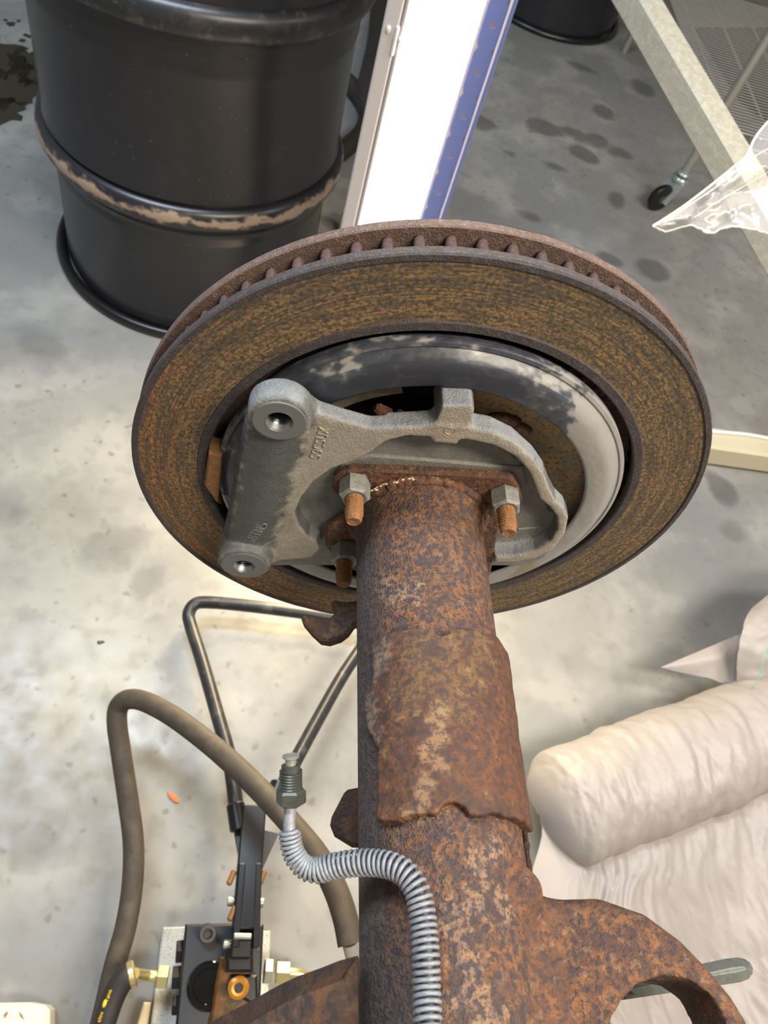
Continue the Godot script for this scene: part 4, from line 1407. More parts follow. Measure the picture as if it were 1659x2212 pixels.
func pump() -> void:
	var at := Vector3(0.0349, 0, -0.0384)
	var t := thing("foot_pump", "black hydraulic foot pump with bent tube pedal frame, on the floor at lower left", "foot pump", Transform3D(Basis(), at))
	var off := Transform3D(Basis(), -at)
	var b := MB.new()
	b.xf = off
	prism(b, [Vector3(-0.0286, 0.09, -0.0578), Vector3(0.0211, 0.09, -0.0769), Vector3(0.0629, 0.09, -0.0909), Vector3(0.0956, 0.09, -0.0072), Vector3(0.1129, 0.09, 0.0392), Vector3(0.0207, 0.09, 0.0696)], 0.012, 0.09, 0.003)
	obj("pump_body", b, M.pump_blue, t)
	b = MB.new()
	b.xf = off
	prism(b, [Vector3(-0.0561, 0.008, -0.049), Vector3(-0.021, 0.008, -0.0628), Vector3(0.0434, 0.008, 0.0824), Vector3(-0.0026, 0.008, 0.0974)], 0.0, 0.010, 0.002)
	prism(b, [Vector3(0.065, 0.008, -0.0887), Vector3(0.0791, 0.008, -0.0937), Vector3(0.1371, 0.008, 0.0517), Vector3(0.1213, 0.008, 0.0569)], 0.0, 0.010, 0.002)
	obj("base_rail", b, M.white_paint, t)
	# oily amber casting and its ring nut
	b = MB.new()
	b.xf = off
	prism(b, [Vector3(0.026, 0.096, -0.0402), Vector3(0.0644, 0.096, -0.0559), Vector3(0.076, 0.096, -0.0303), Vector3(0.0797, 0.096, -0.0116), Vector3(0.1123, 0.096, 0.039), Vector3(0.0501, 0.096, 0.0595), Vector3(0.0424, 0.096, 0.0157)], 0.07, 0.097, 0.003)
	obj("oily_casting", b, M.amber, t, "amber oil-wet casting")
	b = MB.new()
	b.xf = off
	prism(b, [Vector3(0.0474, 0.104, -0.0278), Vector3(0.0767, 0.104, -0.038), Vector3(0.0904, 0.104, -0.0106), Vector3(0.0807, 0.104, -0.0082), Vector3(0.0627, 0.104, -0.0108), Vector3(0.0514, 0.104, -0.0118)], 0.08, 0.1035, 0.003)
	obj("valve_block", b, M.black, t)
	var ringp: Vector3 = Vector3(0.0609, 0.104, -0.0185)
	b = MB.new()
	b.xf = off * look(ringp, Vector3(0.1, 1, 0.15), Vector3.RIGHT)
	b.lathe([Vector2(0.0045, -0.004), Vector2(0.0055, 0.003), Vector2(0.0085, 0.0035), Vector2(0.0125, 0.0015), Vector2(0.0128, -0.006)], 32, 0, TAU, 0.5)
	obj("ring_nut", b, M.orange, t, "orange ring nut with a dark hole")
	b = MB.new()
	b.xf = off * look(ringp, Vector3(0.1, 1, 0.15), Vector3.RIGHT)
	b.lathe([Vector2(0.0, -0.003), Vector2(0.0048, -0.003)], 20)
	obj("ring_hole", b, M.black, t)
	# filler cap
	var cap: Vector3 = Vector3(0.0023, 0.112, -0.0561)
	b = MB.new()
	b.xf = off * look(cap, Vector3(0.06, 1, 0.1), Vector3.RIGHT)
	b.lathe([Vector2(0.0105, -0.03), Vector2(0.0105, -0.002), Vector2(0.0095, 0.0), Vector2(0.006, 0.0), Vector2(0.0055, -0.002), Vector2(0.005, -0.008), Vector2(0.0, -0.008)], 28, 0, TAU, 0.5)
	obj("filler_cap", b, M.dark_rubber, t)
	# round oil-wet cover on the left of the body
	b = MB.new()
	b.xf = off * look(Vector3(0.0282, 0.09, -0.0087), Vector3.UP, Vector3.RIGHT)
	b.lathe([Vector2(0.026, -0.002), Vector2(0.026, 0.003), Vector2(0.0245, 0.0045), Vector2(0.019, 0.0045), Vector2(0.018, 0.003), Vector2(0, 0.003)], 40, 0, TAU, 0.5)
	obj("round_cover", b, M.pump_dark, t)
	# the lever: two cheeks, the black arm between them, pins
	b = MB.new()
	b.xf = off
	bar(b, Vector3(-0.0067, 0.11, -0.2106), Vector3(0.0416, 0.125, -0.0737), 0.031, 0.022, 0.002)
	obj("lever_arm", b, M.black, t)
	b = MB.new()
	b.xf = off
	bar(b, Vector3(0.0082, 0.115, -0.139), Vector3(0.0391, 0.12, -0.0523), 0.008, 0.034, 0.001)
	bar(b, Vector3(0.0274, 0.115, -0.1463), Vector3(0.0621, 0.12, -0.0605), 0.008, 0.034, 0.001)
	obj("lever_cheek", b, M.black, t)
	b = MB.new()
	b.xf = off
	prism(b, [Vector3(-0.0172, 0.105, -0.1722), Vector3(-0.0087, 0.105, -0.1939), Vector3(0.0127, 0.105, -0.142), Vector3(0.0056, 0.105, -0.1405)], 0.098, 0.104)
	prism(b, [Vector3(0.0109, 0.105, -0.1892), Vector3(0.0372, 0.105, -0.1932), Vector3(0.0349, 0.105, -0.1446), Vector3(0.0293, 0.105, -0.1425)], 0.098, 0.104)
	obj("gusset", b, M.pump_grey, t)
	b = MB.new()
	b.xf = off
	bar(b, Vector3(0.0337, 0.128, -0.0501), Vector3(0.0585, 0.128, -0.0589), 0.022, 0.014, 0.003)
	obj("clevis_block", b, M.black, t)
	b = MB.new()
	b.xf = off
	prism(b, [Vector3(0.0304, 0.13, -0.0479), Vector3(0.0603, 0.13, -0.0585), Vector3(0.0688, 0.13, -0.0374), Vector3(0.0402, 0.13, -0.0274)], 0.09, 0.125, 0.003)
	obj("piston_block", b, M.black, t)
	for q in [[Vector3(0.0317, 0.137, -0.0633), Vector3(0.0516, 0.137, -0.0699), M.chrome, "clevis_pin", 0.0036], [Vector3(0.0085, 0.118, -0.0963), Vector3(0.0517, 0.118, -0.11), M.chrome, "cross_pin", 0.006], [Vector3(0.0022, 0.118, -0.1375), Vector3(0.031, 0.118, -0.1449), M.chrome, "upper_pin", 0.006], [Vector3(0.0241, 0.118, -0.0522), Vector3(0.0653, 0.118, -0.0659), M.chrome, "lower_pin", 0.005]]:
		b = MB.new()
		b.xf = off
		drum_between(b, q[0], q[1], q[4], 16)
		obj(q[3], b, q[2], t)
	for q in [Vector3(0.0021, 0.12, -0.1213), Vector3(0.0379, 0.12, -0.1347), Vector3(0.0201, 0.128, -0.0852), Vector3(0.0438, 0.128, -0.0938)]:
		b = MB.new()
		b.xf = off
		bar(b, q + Vector3(0, 0, -0.009), q + Vector3(0, 0, 0.009), 0.0075, 0.010, 0.002)
		obj("bushing", b, mat(rgb(122, 84, 34), 0.4), t, "amber bushing")
	# ports along the left side
	for q in [[Vector3(-0.0257, 0.07, -0.0279), Vector3(-0.0093, 0.07, -0.0349), 0.024], [Vector3(-0.0172, 0.07, -0.002), Vector3(-0.002, 0.07, -0.0084), 0.024], [Vector3(-0.0039, 0.07, 0.0233), Vector3(0.0101, 0.07, 0.0176), 0.020]]:
		b = MB.new()
		b.xf = off
		hex_between(b, q[0], q[1], q[2])
		obj("port_plug", b, M.black, t)
	# the bent tube pedal frame
	b = MB.new()
	b.xf = off
	b.sweep(smooth([Vector3(-0.0144, 0.11, -0.1797), Vector3(-0.0296, 0.108, -0.2038), Vector3(-0.064, 0.1, -0.2572), Vector3(-0.1074, 0.085, -0.3105), Vector3(-0.1659, 0.066, -0.3804), Vector3(-0.21, 0.056, -0.4298), Vector3(-0.2224, 0.055, -0.448), Vector3(-0.2216, 0.055, -0.4653), Vector3(-0.2071, 0.055, -0.4766), Vector3(-0.1554, 0.055, -0.4955), Vector3(-0.0689, 0.055, -0.5223), Vector3(0.006, 0.055, -0.5425), Vector3(0.0415, 0.055, -0.5479), Vector3(0.0531, 0.056, -0.5383), Vector3(0.0531, 0.058, -0.5142), Vector3(0.0402, 0.066, -0.4472), Vector3(0.0301, 0.078, -0.369), Vector3(0.0218, 0.092, -0.2945), Vector3(0.0174, 0.104, -0.2453), Vector3(0.0138, 0.11, -0.2193)], 6), 0.0102, 14)
	obj("pedal_frame", b, M.black_worn, t)
	b = MB.new()
	b.xf = off
	drum_between(b, Vector3(-0.0319, 0.11, -0.2057), Vector3(-0.0122, 0.11, -0.1763), 0.0122, 18, 0.002)
	drum_between(b, Vector3(0.0123, 0.108, -0.2528), Vector3(0.0135, 0.11, -0.2154), 0.0122, 18, 0.002)
	obj("frame_sleeve", b, M.black, t)

func hose_fitting(label: String, a: Array, group := "") -> void:      # hexagons and a pipe along points
	var at: Vector3 = a[0]
	var t := thing("hose_fitting", label, "hose fitting", Transform3D(Basis(), at), group)
	var off := Transform3D(Basis(), -at)
	var b := MB.new()
	b.xf = off
	hex_between(b, a[0], a[1], 0.0235)
	obj("hex_nut", b, M.brass, t)
	b = MB.new()
	b.xf = off
	b.sweep(smooth(a[2], 6), 0.0068, 14)
	obj("elbow_pipe", b, M.brass, t)
	if a.size() > 3:
		b = MB.new()
		b.xf = off
		hex_between(b, a[3], a[4], 0.026)
		obj("adapter", b, M.chrome, t)

func hoses() -> void:
	var at := Vector3(-0.1148, 0.07, -0.081)
	var t := thing("hydraulic_hose", "thick dusty black hydraulic hose looping up from the floor and over the pedal frame", "hose", Transform3D(Basis(), at))
	var b := MB.new()
	b.xf = Transform3D(Basis(), -at)
	var path := smooth([Vector3(-0.0666, 0.05, 0.1012), Vector3(-0.0741, 0.055, 0.0612), Vector3(-0.0873, 0.06, 0.0112), Vector3(-0.0963, 0.065, -0.0327), Vector3(-0.1116, 0.07, -0.0765), Vector3(-0.1341, 0.075, -0.1199), Vector3(-0.1641, 0.085, -0.1616), Vector3(-0.1994, 0.1, -0.2082), Vector3(-0.2214, 0.115, -0.2383), Vector3(-0.2293, 0.125, -0.2571), Vector3(-0.2205, 0.14, -0.2676), Vector3(-0.1966, 0.155, -0.2698), Vector3(-0.1529, 0.175, -0.2615), Vector3(-0.0987, 0.2, -0.2437), Vector3(-0.0455, 0.225, -0.2221), Vector3(0.0061, 0.25, -0.1969), Vector3(0.0484, 0.27, -0.174), Vector3(0.0815, 0.285, -0.1537), Vector3(0.1072, 0.295, -0.1315), Vector3(0.1274, 0.3, -0.1083), Vector3(0.1419, 0.3, -0.0867)], 8)
	b.sweep(path, 0.0134, 20)
	obj("hose_rubber", b, M.rubber, t)
	b = MB.new()
	b.xf = Transform3D(Basis(), -at)
	b.sweep(smooth([Vector3(0.1408, 0.3, -0.088), Vector3(0.1527, 0.29, -0.0755), Vector3(0.1666, 0.27, -0.0633), Vector3(0.1815, 0.25, -0.0488)], 6), 0.0085, 14)
	obj("hose_tail", b, M.chrome, t, "pale metal end of the hose")
	var at2 := Vector3(-0.0675, 0.09, 0.0485)
	var t2 := thing("printed_hose", "black hose with yellow printing, bent at a brass fitting in the lower left corner", "hose", Transform3D(Basis(), at2))
	b = MB.new()
	b.xf = Transform3D(Basis(), -at2)
	b.sweep(smooth([Vector3(-0.0622, 0.098, 0.0099), Vector3(-0.0668, 0.098, 0.0145), Vector3(-0.0702, 0.096, 0.0244), Vector3(-0.0709, 0.093, 0.0391), Vector3(-0.0689, 0.09, 0.0583), Vector3(-0.0657, 0.085, 0.0805), Vector3(-0.0609, 0.08, 0.106)], 8), 0.0136, 20)
	obj("hose_rubber", b, M.hose_black, t2)
	b = MB.new()
	b.xf = Transform3D(Basis(), -at2)
	drum_between(b, Vector3(-0.0658, 0.098, 0.0132), Vector3(-0.0589, 0.098, 0.0073), 0.0150, 24, 0.002)
	obj("brass_ferrule", b, M.brass, t2)
	hose_print(t2, at2, "rano", Vector3(-0.0751, 0.105, 0.0441), Vector3(-0.0768, 0.108, 0.0296))
	hose_print(t2, at2, "olou", Vector3(-0.073, 0.103, 0.0648), Vector3(-0.0754, 0.104, 0.0517))
	b = MB.new()
	b.xf = Transform3D(Basis(), -at2)
	b.ball(Vector3(-0.0757, 0.1035, 0.0444), Vector3(0.0028, 0.0022, 0.0052))
	obj("yellow_mark", b, M.yellow, t2)
	hose_fitting("brass elbow fitting between the pump's left side and the printed hose", [Vector3(-0.0347, 0.07, 0.0031), Vector3(-0.0216, 0.07, -0.001), [Vector3(-0.0599, 0.096, 0.0091), Vector3(-0.055, 0.085, 0.0083), Vector3(-0.0459, 0.072, 0.006), Vector3(-0.0332, 0.07, 0.0025)]])
	hose_fitting("brass fitting with a curved pipe at the pump's right side", [Vector3(0.0997, 0.07, -0.0485), Vector3(0.1164, 0.07, -0.0538), [Vector3(0.1136, 0.07, -0.0529), Vector3(0.126, 0.07, -0.0566), Vector3(0.1379, 0.066, -0.0571), Vector3(0.1479, 0.055, -0.0522), Vector3(0.1567, 0.04, -0.0425)], Vector3(0.0854, 0.07, -0.0451), Vector3(0.0954, 0.07, -0.0481)])

func hose_print(t: Node3D, at: Vector3, text: String, from: Vector3, to: Vector3) -> void:
	var font := SystemFont.new()
	font.font_names = PackedStringArray(["Droid Sans"])
	var tm := TextMesh.new()
	tm.text = text
	tm.font = font
	tm.font_size = 24
	tm.pixel_size = (to - from).length() / 24.0 / text.length() * 1.5
	tm.depth = 0.006
	tm.curve_step = 3.0
	var o := MeshInstance3D.new()
	o.mesh = tm
	o.material_override = M.yellow
	o.name = "yellow_letters"
	t.add_child(o, true)
	var x := (to - from).normalized()
	var z := Vector3(-0.25, 1, 0.2)
	z = (z - x * z.dot(x)).normalized()
	o.transform = Transform3D(Basis(x, z.cross(x), z), (from + to) * 0.5 - at - z * 0.0025)

# ---------------------------------------------------------------- small things on the floor
func small_things() -> void:
	var at := Vector3(-0.1211, 0, -0.2012)
	var b := MB.new()
	b.xf = look(Vector3(0, 0.002, 0), Vector3(-0.1109, 0, -0.197) - Vector3(-0.1317, 0, -0.2046))
	b.ball(Vector3.ZERO, Vector3(0.0042, 0.0014, 0.0115), 14, 8)
	var o := obj("dry_petal", b, mat(rgb(206, 116, 70), 0.7))
	o.position = at
	tag(o, "small orange dry petal lying on the concrete left of the pump", "petal")
	at = Vector3(-0.3347, 0, -0.3676)
	b = MB.new()
	b.xf = Transform3D(Basis(), Vector3(0, 0.001, 0))
	b.ball(Vector3.ZERO, Vector3(0.004, 0.001, 0.003), 10, 6)
	b.ball(Vector3(0.004, 0, -0.003), Vector3(0.003, 0.001, 0.002), 10, 6)
	o = obj("grit_crumb", b, mat(rgb(70, 72, 50), 0.8))
	o.position = at
	tag(o, "tiny dark crumb on the floor left of the pedal frame", "crumb")
	# white plastic box, bottom left corner
	at = Vector3(-0.1675, 0, 0.102)
	var t := thing("plastic_case", "off-white plastic case with two brown marks in the bottom left corner", "plastic case", Transform3D(Basis(), at))
	b = MB.new()
	b.xf = Transform3D(Basis(), -at)
	prism(b, [Vector3(-0.2241, 0.055, 0.097), Vector3(-0.1623, 0.055, 0.0749), Vector3(-0.1432, 0.055, 0.0713), Vector3(-0.1358, 0.055, 0.0735), Vector3(-0.1005, 0.055, 0.1299), Vector3(-0.1826, 0.055, 0.1566)], 0.0, 0.055, 0.006)
	obj("case_shell", b, mat(rgb(214, 206, 188), 0.4), t)
	for q in [[Vector3(-0.1807, 0.0555, 0.0935), Vector3(-0.1789, 0.0555, 0.0892), Vector3(-0.1769, 0.0555, 0.0913), Vector3(-0.1777, 0.0555, 0.0963)], [Vector3(-0.1666, 0.0555, 0.0854), Vector3(-0.1615, 0.0555, 0.087), Vector3(-0.156, 0.0555, 0.0908), Vector3(-0.1624, 0.0555, 0.0892)]]:
		b = MB.new()
		b.xf = Transform3D(Basis(), -at)
		prism(b, q, 0.0545, 0.0558, 0.0)
		obj("brown_mark", b, mat(rgb(140, 104, 70), 0.6), t)
	at = Vector3(-0.0335, 0, 0.0441)
	t = thing("wooden_strip", "short pale wooden strip beside the pump's white base rail", "strip", Transform3D(Basis(), at))
	b = MB.new()
	b.xf = Transform3D(Basis(), -at)
	prism(b, [Vector3(-0.0384, 0.03, 0.0324), Vector3(-0.0298, 0.03, 0.0299), Vector3(-0.011, 0.03, 0.089), Vector3(-0.0283, 0.03, 0.0947)], 0.0, 0.03, 0.002)
	obj("strip_wood", b, mat(rgb(206, 186, 150), 0.55), t)
	# wet oil by the drum
	b = MB.new()
	var ang := FastNoiseLite.new()
	ang.seed = 6
	ang.frequency = 0.8
	for q in [[Vector3(-1.2835, 0, -1.5539), 0.085, 0.10], [Vector3(-1.3935, 0, -1.6192), 0.10, 0.12], [Vector3(-1.3142, 0, -1.6948), 0.05, 0.05], [Vector3(-1.2558, 0, -1.6342), 0.035, 0.045], [Vector3(-1.2307, 0, -1.4705), 0.04, 0.05], [Vector3(-1.4398, 0, -1.8139), 0.010, 0.012], [Vector3(-1.4346, -0, -1.8392), 0.006, 0.007], [Vector3(-1.46, 0, -1.8197), 0.006, 0.006], [Vector3(-1.3748, -0, -1.7639), 0.007, 0.009], [Vector3(-1.3774, 0, -1.7928), 0.012, 0.007]]:
		var poly := []
		for k in 40:
			var a := TAU * k / 40
			var r := 1.0 + 0.75 * ang.get_noise_3d(cos(a) * 2.2, sin(a) * 2.2, q[0].x * 40.0)
			poly.append(q[0] + Vector3(cos(a) * q[1] * r, 0, sin(a) * q[2] * r))
		prism(b, poly, 0.0002, 0.0012, 0.0004)
	at = Vector3(-1.2835, 0, -1.5539)
	for i in b.V.size(): b.V[i] -= at
	o = obj("oil_puddle", b, mat(rgb(58, 54, 44), 0.06))
	o.position = at
	tag(o, "dark wet oil puddle with drops on the floor left of the front drum", "puddle", "", "stuff")
	# black cable loops between the drum and the light
	at = Vector3(-0.5389, 0, -2.1958)
	t = thing("black_cable", "thick black cable looped on the floor between the front drum and the light", "cable", Transform3D(Basis(), at))
	b = MB.new()
	b.xf = Transform3D(Basis(), -at)
	b.sweep(smooth([Vector3(-0.7181, 0.03, -2.2554), Vector3(-0.6412, 0.03, -2.1934), Vector3(-0.5663, 0.03, -2.1399), Vector3(-0.512, 0.03, -2.0836), Vector3(-0.4768, 0.03, -2.014), Vector3(-0.4652, 0.03, -1.9282), Vector3(-0.4731, 0.03, -1.8466), Vector3(-0.4885, 0.03, -1.7649), Vector3(-0.5167, 0.03, -1.6572)], 8), 0.024, 14)
	b.sweep(smooth([Vector3(-0.7494, 0.03, -2.9153), Vector3(-0.664, 0.03, -2.6522), Vector3(-0.5974, 0.035, -2.4321), Vector3(-0.5479, 0.05, -2.2317), Vector3(-0.5112, 0.06, -2.0832), Vector3(-0.4646, 0.05, -1.999), Vector3(-0.4019, 0.03, -1.9535), Vector3(-0.3058, 0.03, -1.8726)], 8), 0.028, 14)
	obj("cable_loops", b, M.hose_black, t)

# ---------------------------------------------------------------- right side: crane leg, wire rack, plastic
func steel_stand() -> void:
	var a := Vector3(-0.0306, 0.5963, -2.0132)
	var c := Vector3(0.5022, 0.4622, -1.3644)
	var at := Vector3(c.x + (c.x - a.x) * 0.25, 0, c.z + (c.z - a.z) * 0.25)
	var t := thing("steel_stand", "cream painted steel stand with a chipped slanting beam at upper right and a low leg", "stand", Transform3D(Basis(), at))
	var off := Transform3D(Basis(), -at)
	var b := MB.new()
	b.xf = off
	var e := c + (c - a) * 0.25
	bar(b, a, e, 0.062, 0.062, 0.006)
	obj("slanting_beam", b, M.cream, t)
	b = MB.new()
	b.xf = off
	bar(b, Vector3(e.x, 0.0, e.z), Vector3(e.x, e.y + 0.03, e.z), 0.062, 0.062, 0.004)
	obj("upright", b, M.cream, t)
	b = MB.new()
	b.xf = off
	var l0 := Vector3(0.5642, 0.035, -1.2867)
	var l1 := Vector3(0.8359, 0.035, -1.3834)
	bar(b, l0, l1 + (l1 - l0) * 0.5, 0.062, 0.062, 0.006)
	obj("floor_leg", b, M.cream_plain, t)
	at = Vector3(0.6301, 0.07, -1.3183)
	var w := thing("white_cord", "thin white cord lying along the low cream leg at the right edge", "cord", Transform3D(Basis(), at))
	b = MB.new()
	b.xf = Transform3D(Basis(), -at)
	b.sweep(smooth([Vector3(0.5319, 0.07, -1.287), Vector3(0.6078, 0.07, -1.3148), Vector3(0.6738, 0.07, -1.3442), Vector3(0.7187, 0.07, -1.3602), Vector3(0.81, 0.07, -1.3882)], 6), 0.0042, 10)
	obj("cord", b, mat(rgb(232, 230, 226), 0.4), w)

func wire_rack() -> void:
	var foot := Vector3(0.394, 0, -2.2214)
	var t := thing("wire_rack", "chrome wire shelving rack on casters at the upper right, behind the cream beam", "wire rack", Transform3D(Basis(), foot))
	# the post passes above this floor point
	var px := 0.028
	var pz := -0.035
	var b := MB.new()
	b.lathe([Vector2(0.0, 0.085), Vector2(0.0127, 0.085), Vector2(0.0127, 1.5), Vector2(0.0, 1.5)], 20, 0, TAU, 0.4)
	b.lathe([Vector2(0.0142, 0.225), Vector2(0.017, 0.235), Vector2(0.0155, 0.30), Vector2(0.013, 0.305)], 20)
	for k in 20:
		var z := 0.33 + k * 0.05
		b.lathe([Vector2(0.0131, z), Vector2(0.0133, z + 0.001), Vector2(0.0131, z + 0.002)], 16)
	for i in b.V.size():
		b.V[i] = Vector3(b.V[i].x + px, b.V[i].z, b.V[i].y + pz)
		b.N[i] = Vector3(b.N[i].x, b.N[i].z, b.N[i].y)
	var old := b.I
	b.I = PackedInt32Array()
	for i in range(0, old.size(), 3):
		b.tri(old[i], old[i + 1], old[i + 2])
	obj("post", b, M.chrome, t)
	# caster: wheel, fork, collar
	var ax := Vector3(0.62, 0, 0.78)
	b = MB.new()
	b.xf = look(Vector3(0, 0.040, 0) - ax * 0.013, ax)
	b.lathe([Vector2(0, 0), Vector2(0.028, 0), Vector2(0.037, 0.003), Vector2(0.040, 0.008), Vector2(0.040, 0.018), Vector2(0.037, 0.023), Vector2(0.028, 0.026), Vector2(0, 0.026)], 36, 0, TAU, 0.5)
	var wheel := obj("caster_wheel", b, M.black, t)
	b = MB.new()
	b.xf = look(Vector3(0, 0.040, 0) - ax * 0.015, ax)
	b.lathe([Vector2(0, 0), Vector2(0.012, 0), Vector2(0.013, 0.002), Vector2(0.013, 0.028), Vector2(0.012, 0.03), Vector2(0, 0.03)], 20, 0, TAU, 0.4)
	obj("wheel_hub", b, M.rubber, wheel)
	b = MB.new()
	for s in [-1.0, 1.0]:
		bar(b, Vector3(0, 0.034, 0) + ax * 0.019 * s, Vector3(px * 0.8, 0.094, pz * 0.8) + ax * 0.017 * s, 0.024, 0.004, 0.001)
	drum_between(b, Vector3(px, 0.088, pz), Vector3(px, 0.104, pz), 0.026, 24, 0.004)
	drum_between(b, Vector3(px, 0.108, pz), Vector3(px, 0.118, pz), 0.022, 24, 0.003)
	obj("caster_fork", b, M.fork, t, "shiny pale caster fork")
	# bottom shelf: a wire frame and many thin cross wires
	var h := 0.26
	var p0 := Vector3(px, h, pz)
	var dl: Vector3 = (Vector3(0.2215, 0.26, -2.951) - foot - p0)
	dl.y = 0
	dl = dl.normalized()
	var dr := Vector3(-dl.z, 0, dl.x)
	if dr.x < 0: dr = -dr
	b = MB.new()
	for y in [h, h - 0.035]:
		b.sweep([p0 + Vector3(0, y - h, 0), p0 + dl * 0.96 + Vector3(0, y - h, 0)], 0.003, 8)
		b.sweep([p0 + Vector3(0, y - h, 0), p0 + dr * 0.62 + Vector3(0, y - h, 0)], 0.003, 8)
	for k in 12:
		var q := p0 + dr * (0.02 + k * 0.05)
		b.sweep([q, q + Vector3(0, -0.035, 0)], 0.002, 6)
	obj("shelf_frame", b, M.chrome, t)
	b = MB.new()
	for k in 5:
		var q := p0 + dr * (0.06 + k * 0.125) - Vector3(0, 0.005, 0)
		b.sweep([q, q + dl * 0.96], 0.0026, 6)
	for k in 53:
		var q := p0 + dl * (0.02 + k * 0.0176)
		b.sweep([q, q + dr * 0.62], 0.0017, 5)
	var sw := obj("shelf_wires", b, M.dark_wire, t)
	sw.set_meta("kind", "stuff")
	# the far post and the rear posts that carry the shelf outside the picture
	for q in [p0 + dl * 0.95, p0 + dr * 0.62, p0 + dl * 0.95 + dr * 0.62]:
		b = MB.new()
		drum_between(b, Vector3(q.x, 0.0, q.z), Vector3(q.x, 1.5, q.z), 0.0127, 16)
		obj("post", b, M.chrome, t)

func floor_patch() -> void:
	var at := Vector3(0.7039, 0, -3.3116)
	var b := MB.new()
	var poly := [Vector3(0.4013, 0.004, -3.6456), Vector3(1.1617, 0.004, -4.4174), Vector3(1.1048, 0.004, -3.2554), Vector3(0.8012, 0.004, -3.0577), Vector3(0.6312, 0.004, -3.1573)]
	for i in poly.size(): poly[i] -= Vector3(at.x, 0, at.z)
	prism(b, poly, 0.001, 0.006, 0.001)
	var o := obj("dark_patch", b, mat(rgb(34, 28, 26), 0.8))  # thin dark brown patch added to darken the floor under the rack
	o.position = at
	tag(o, "thin dark brown patch added on the floor under the wire rack", "mat")

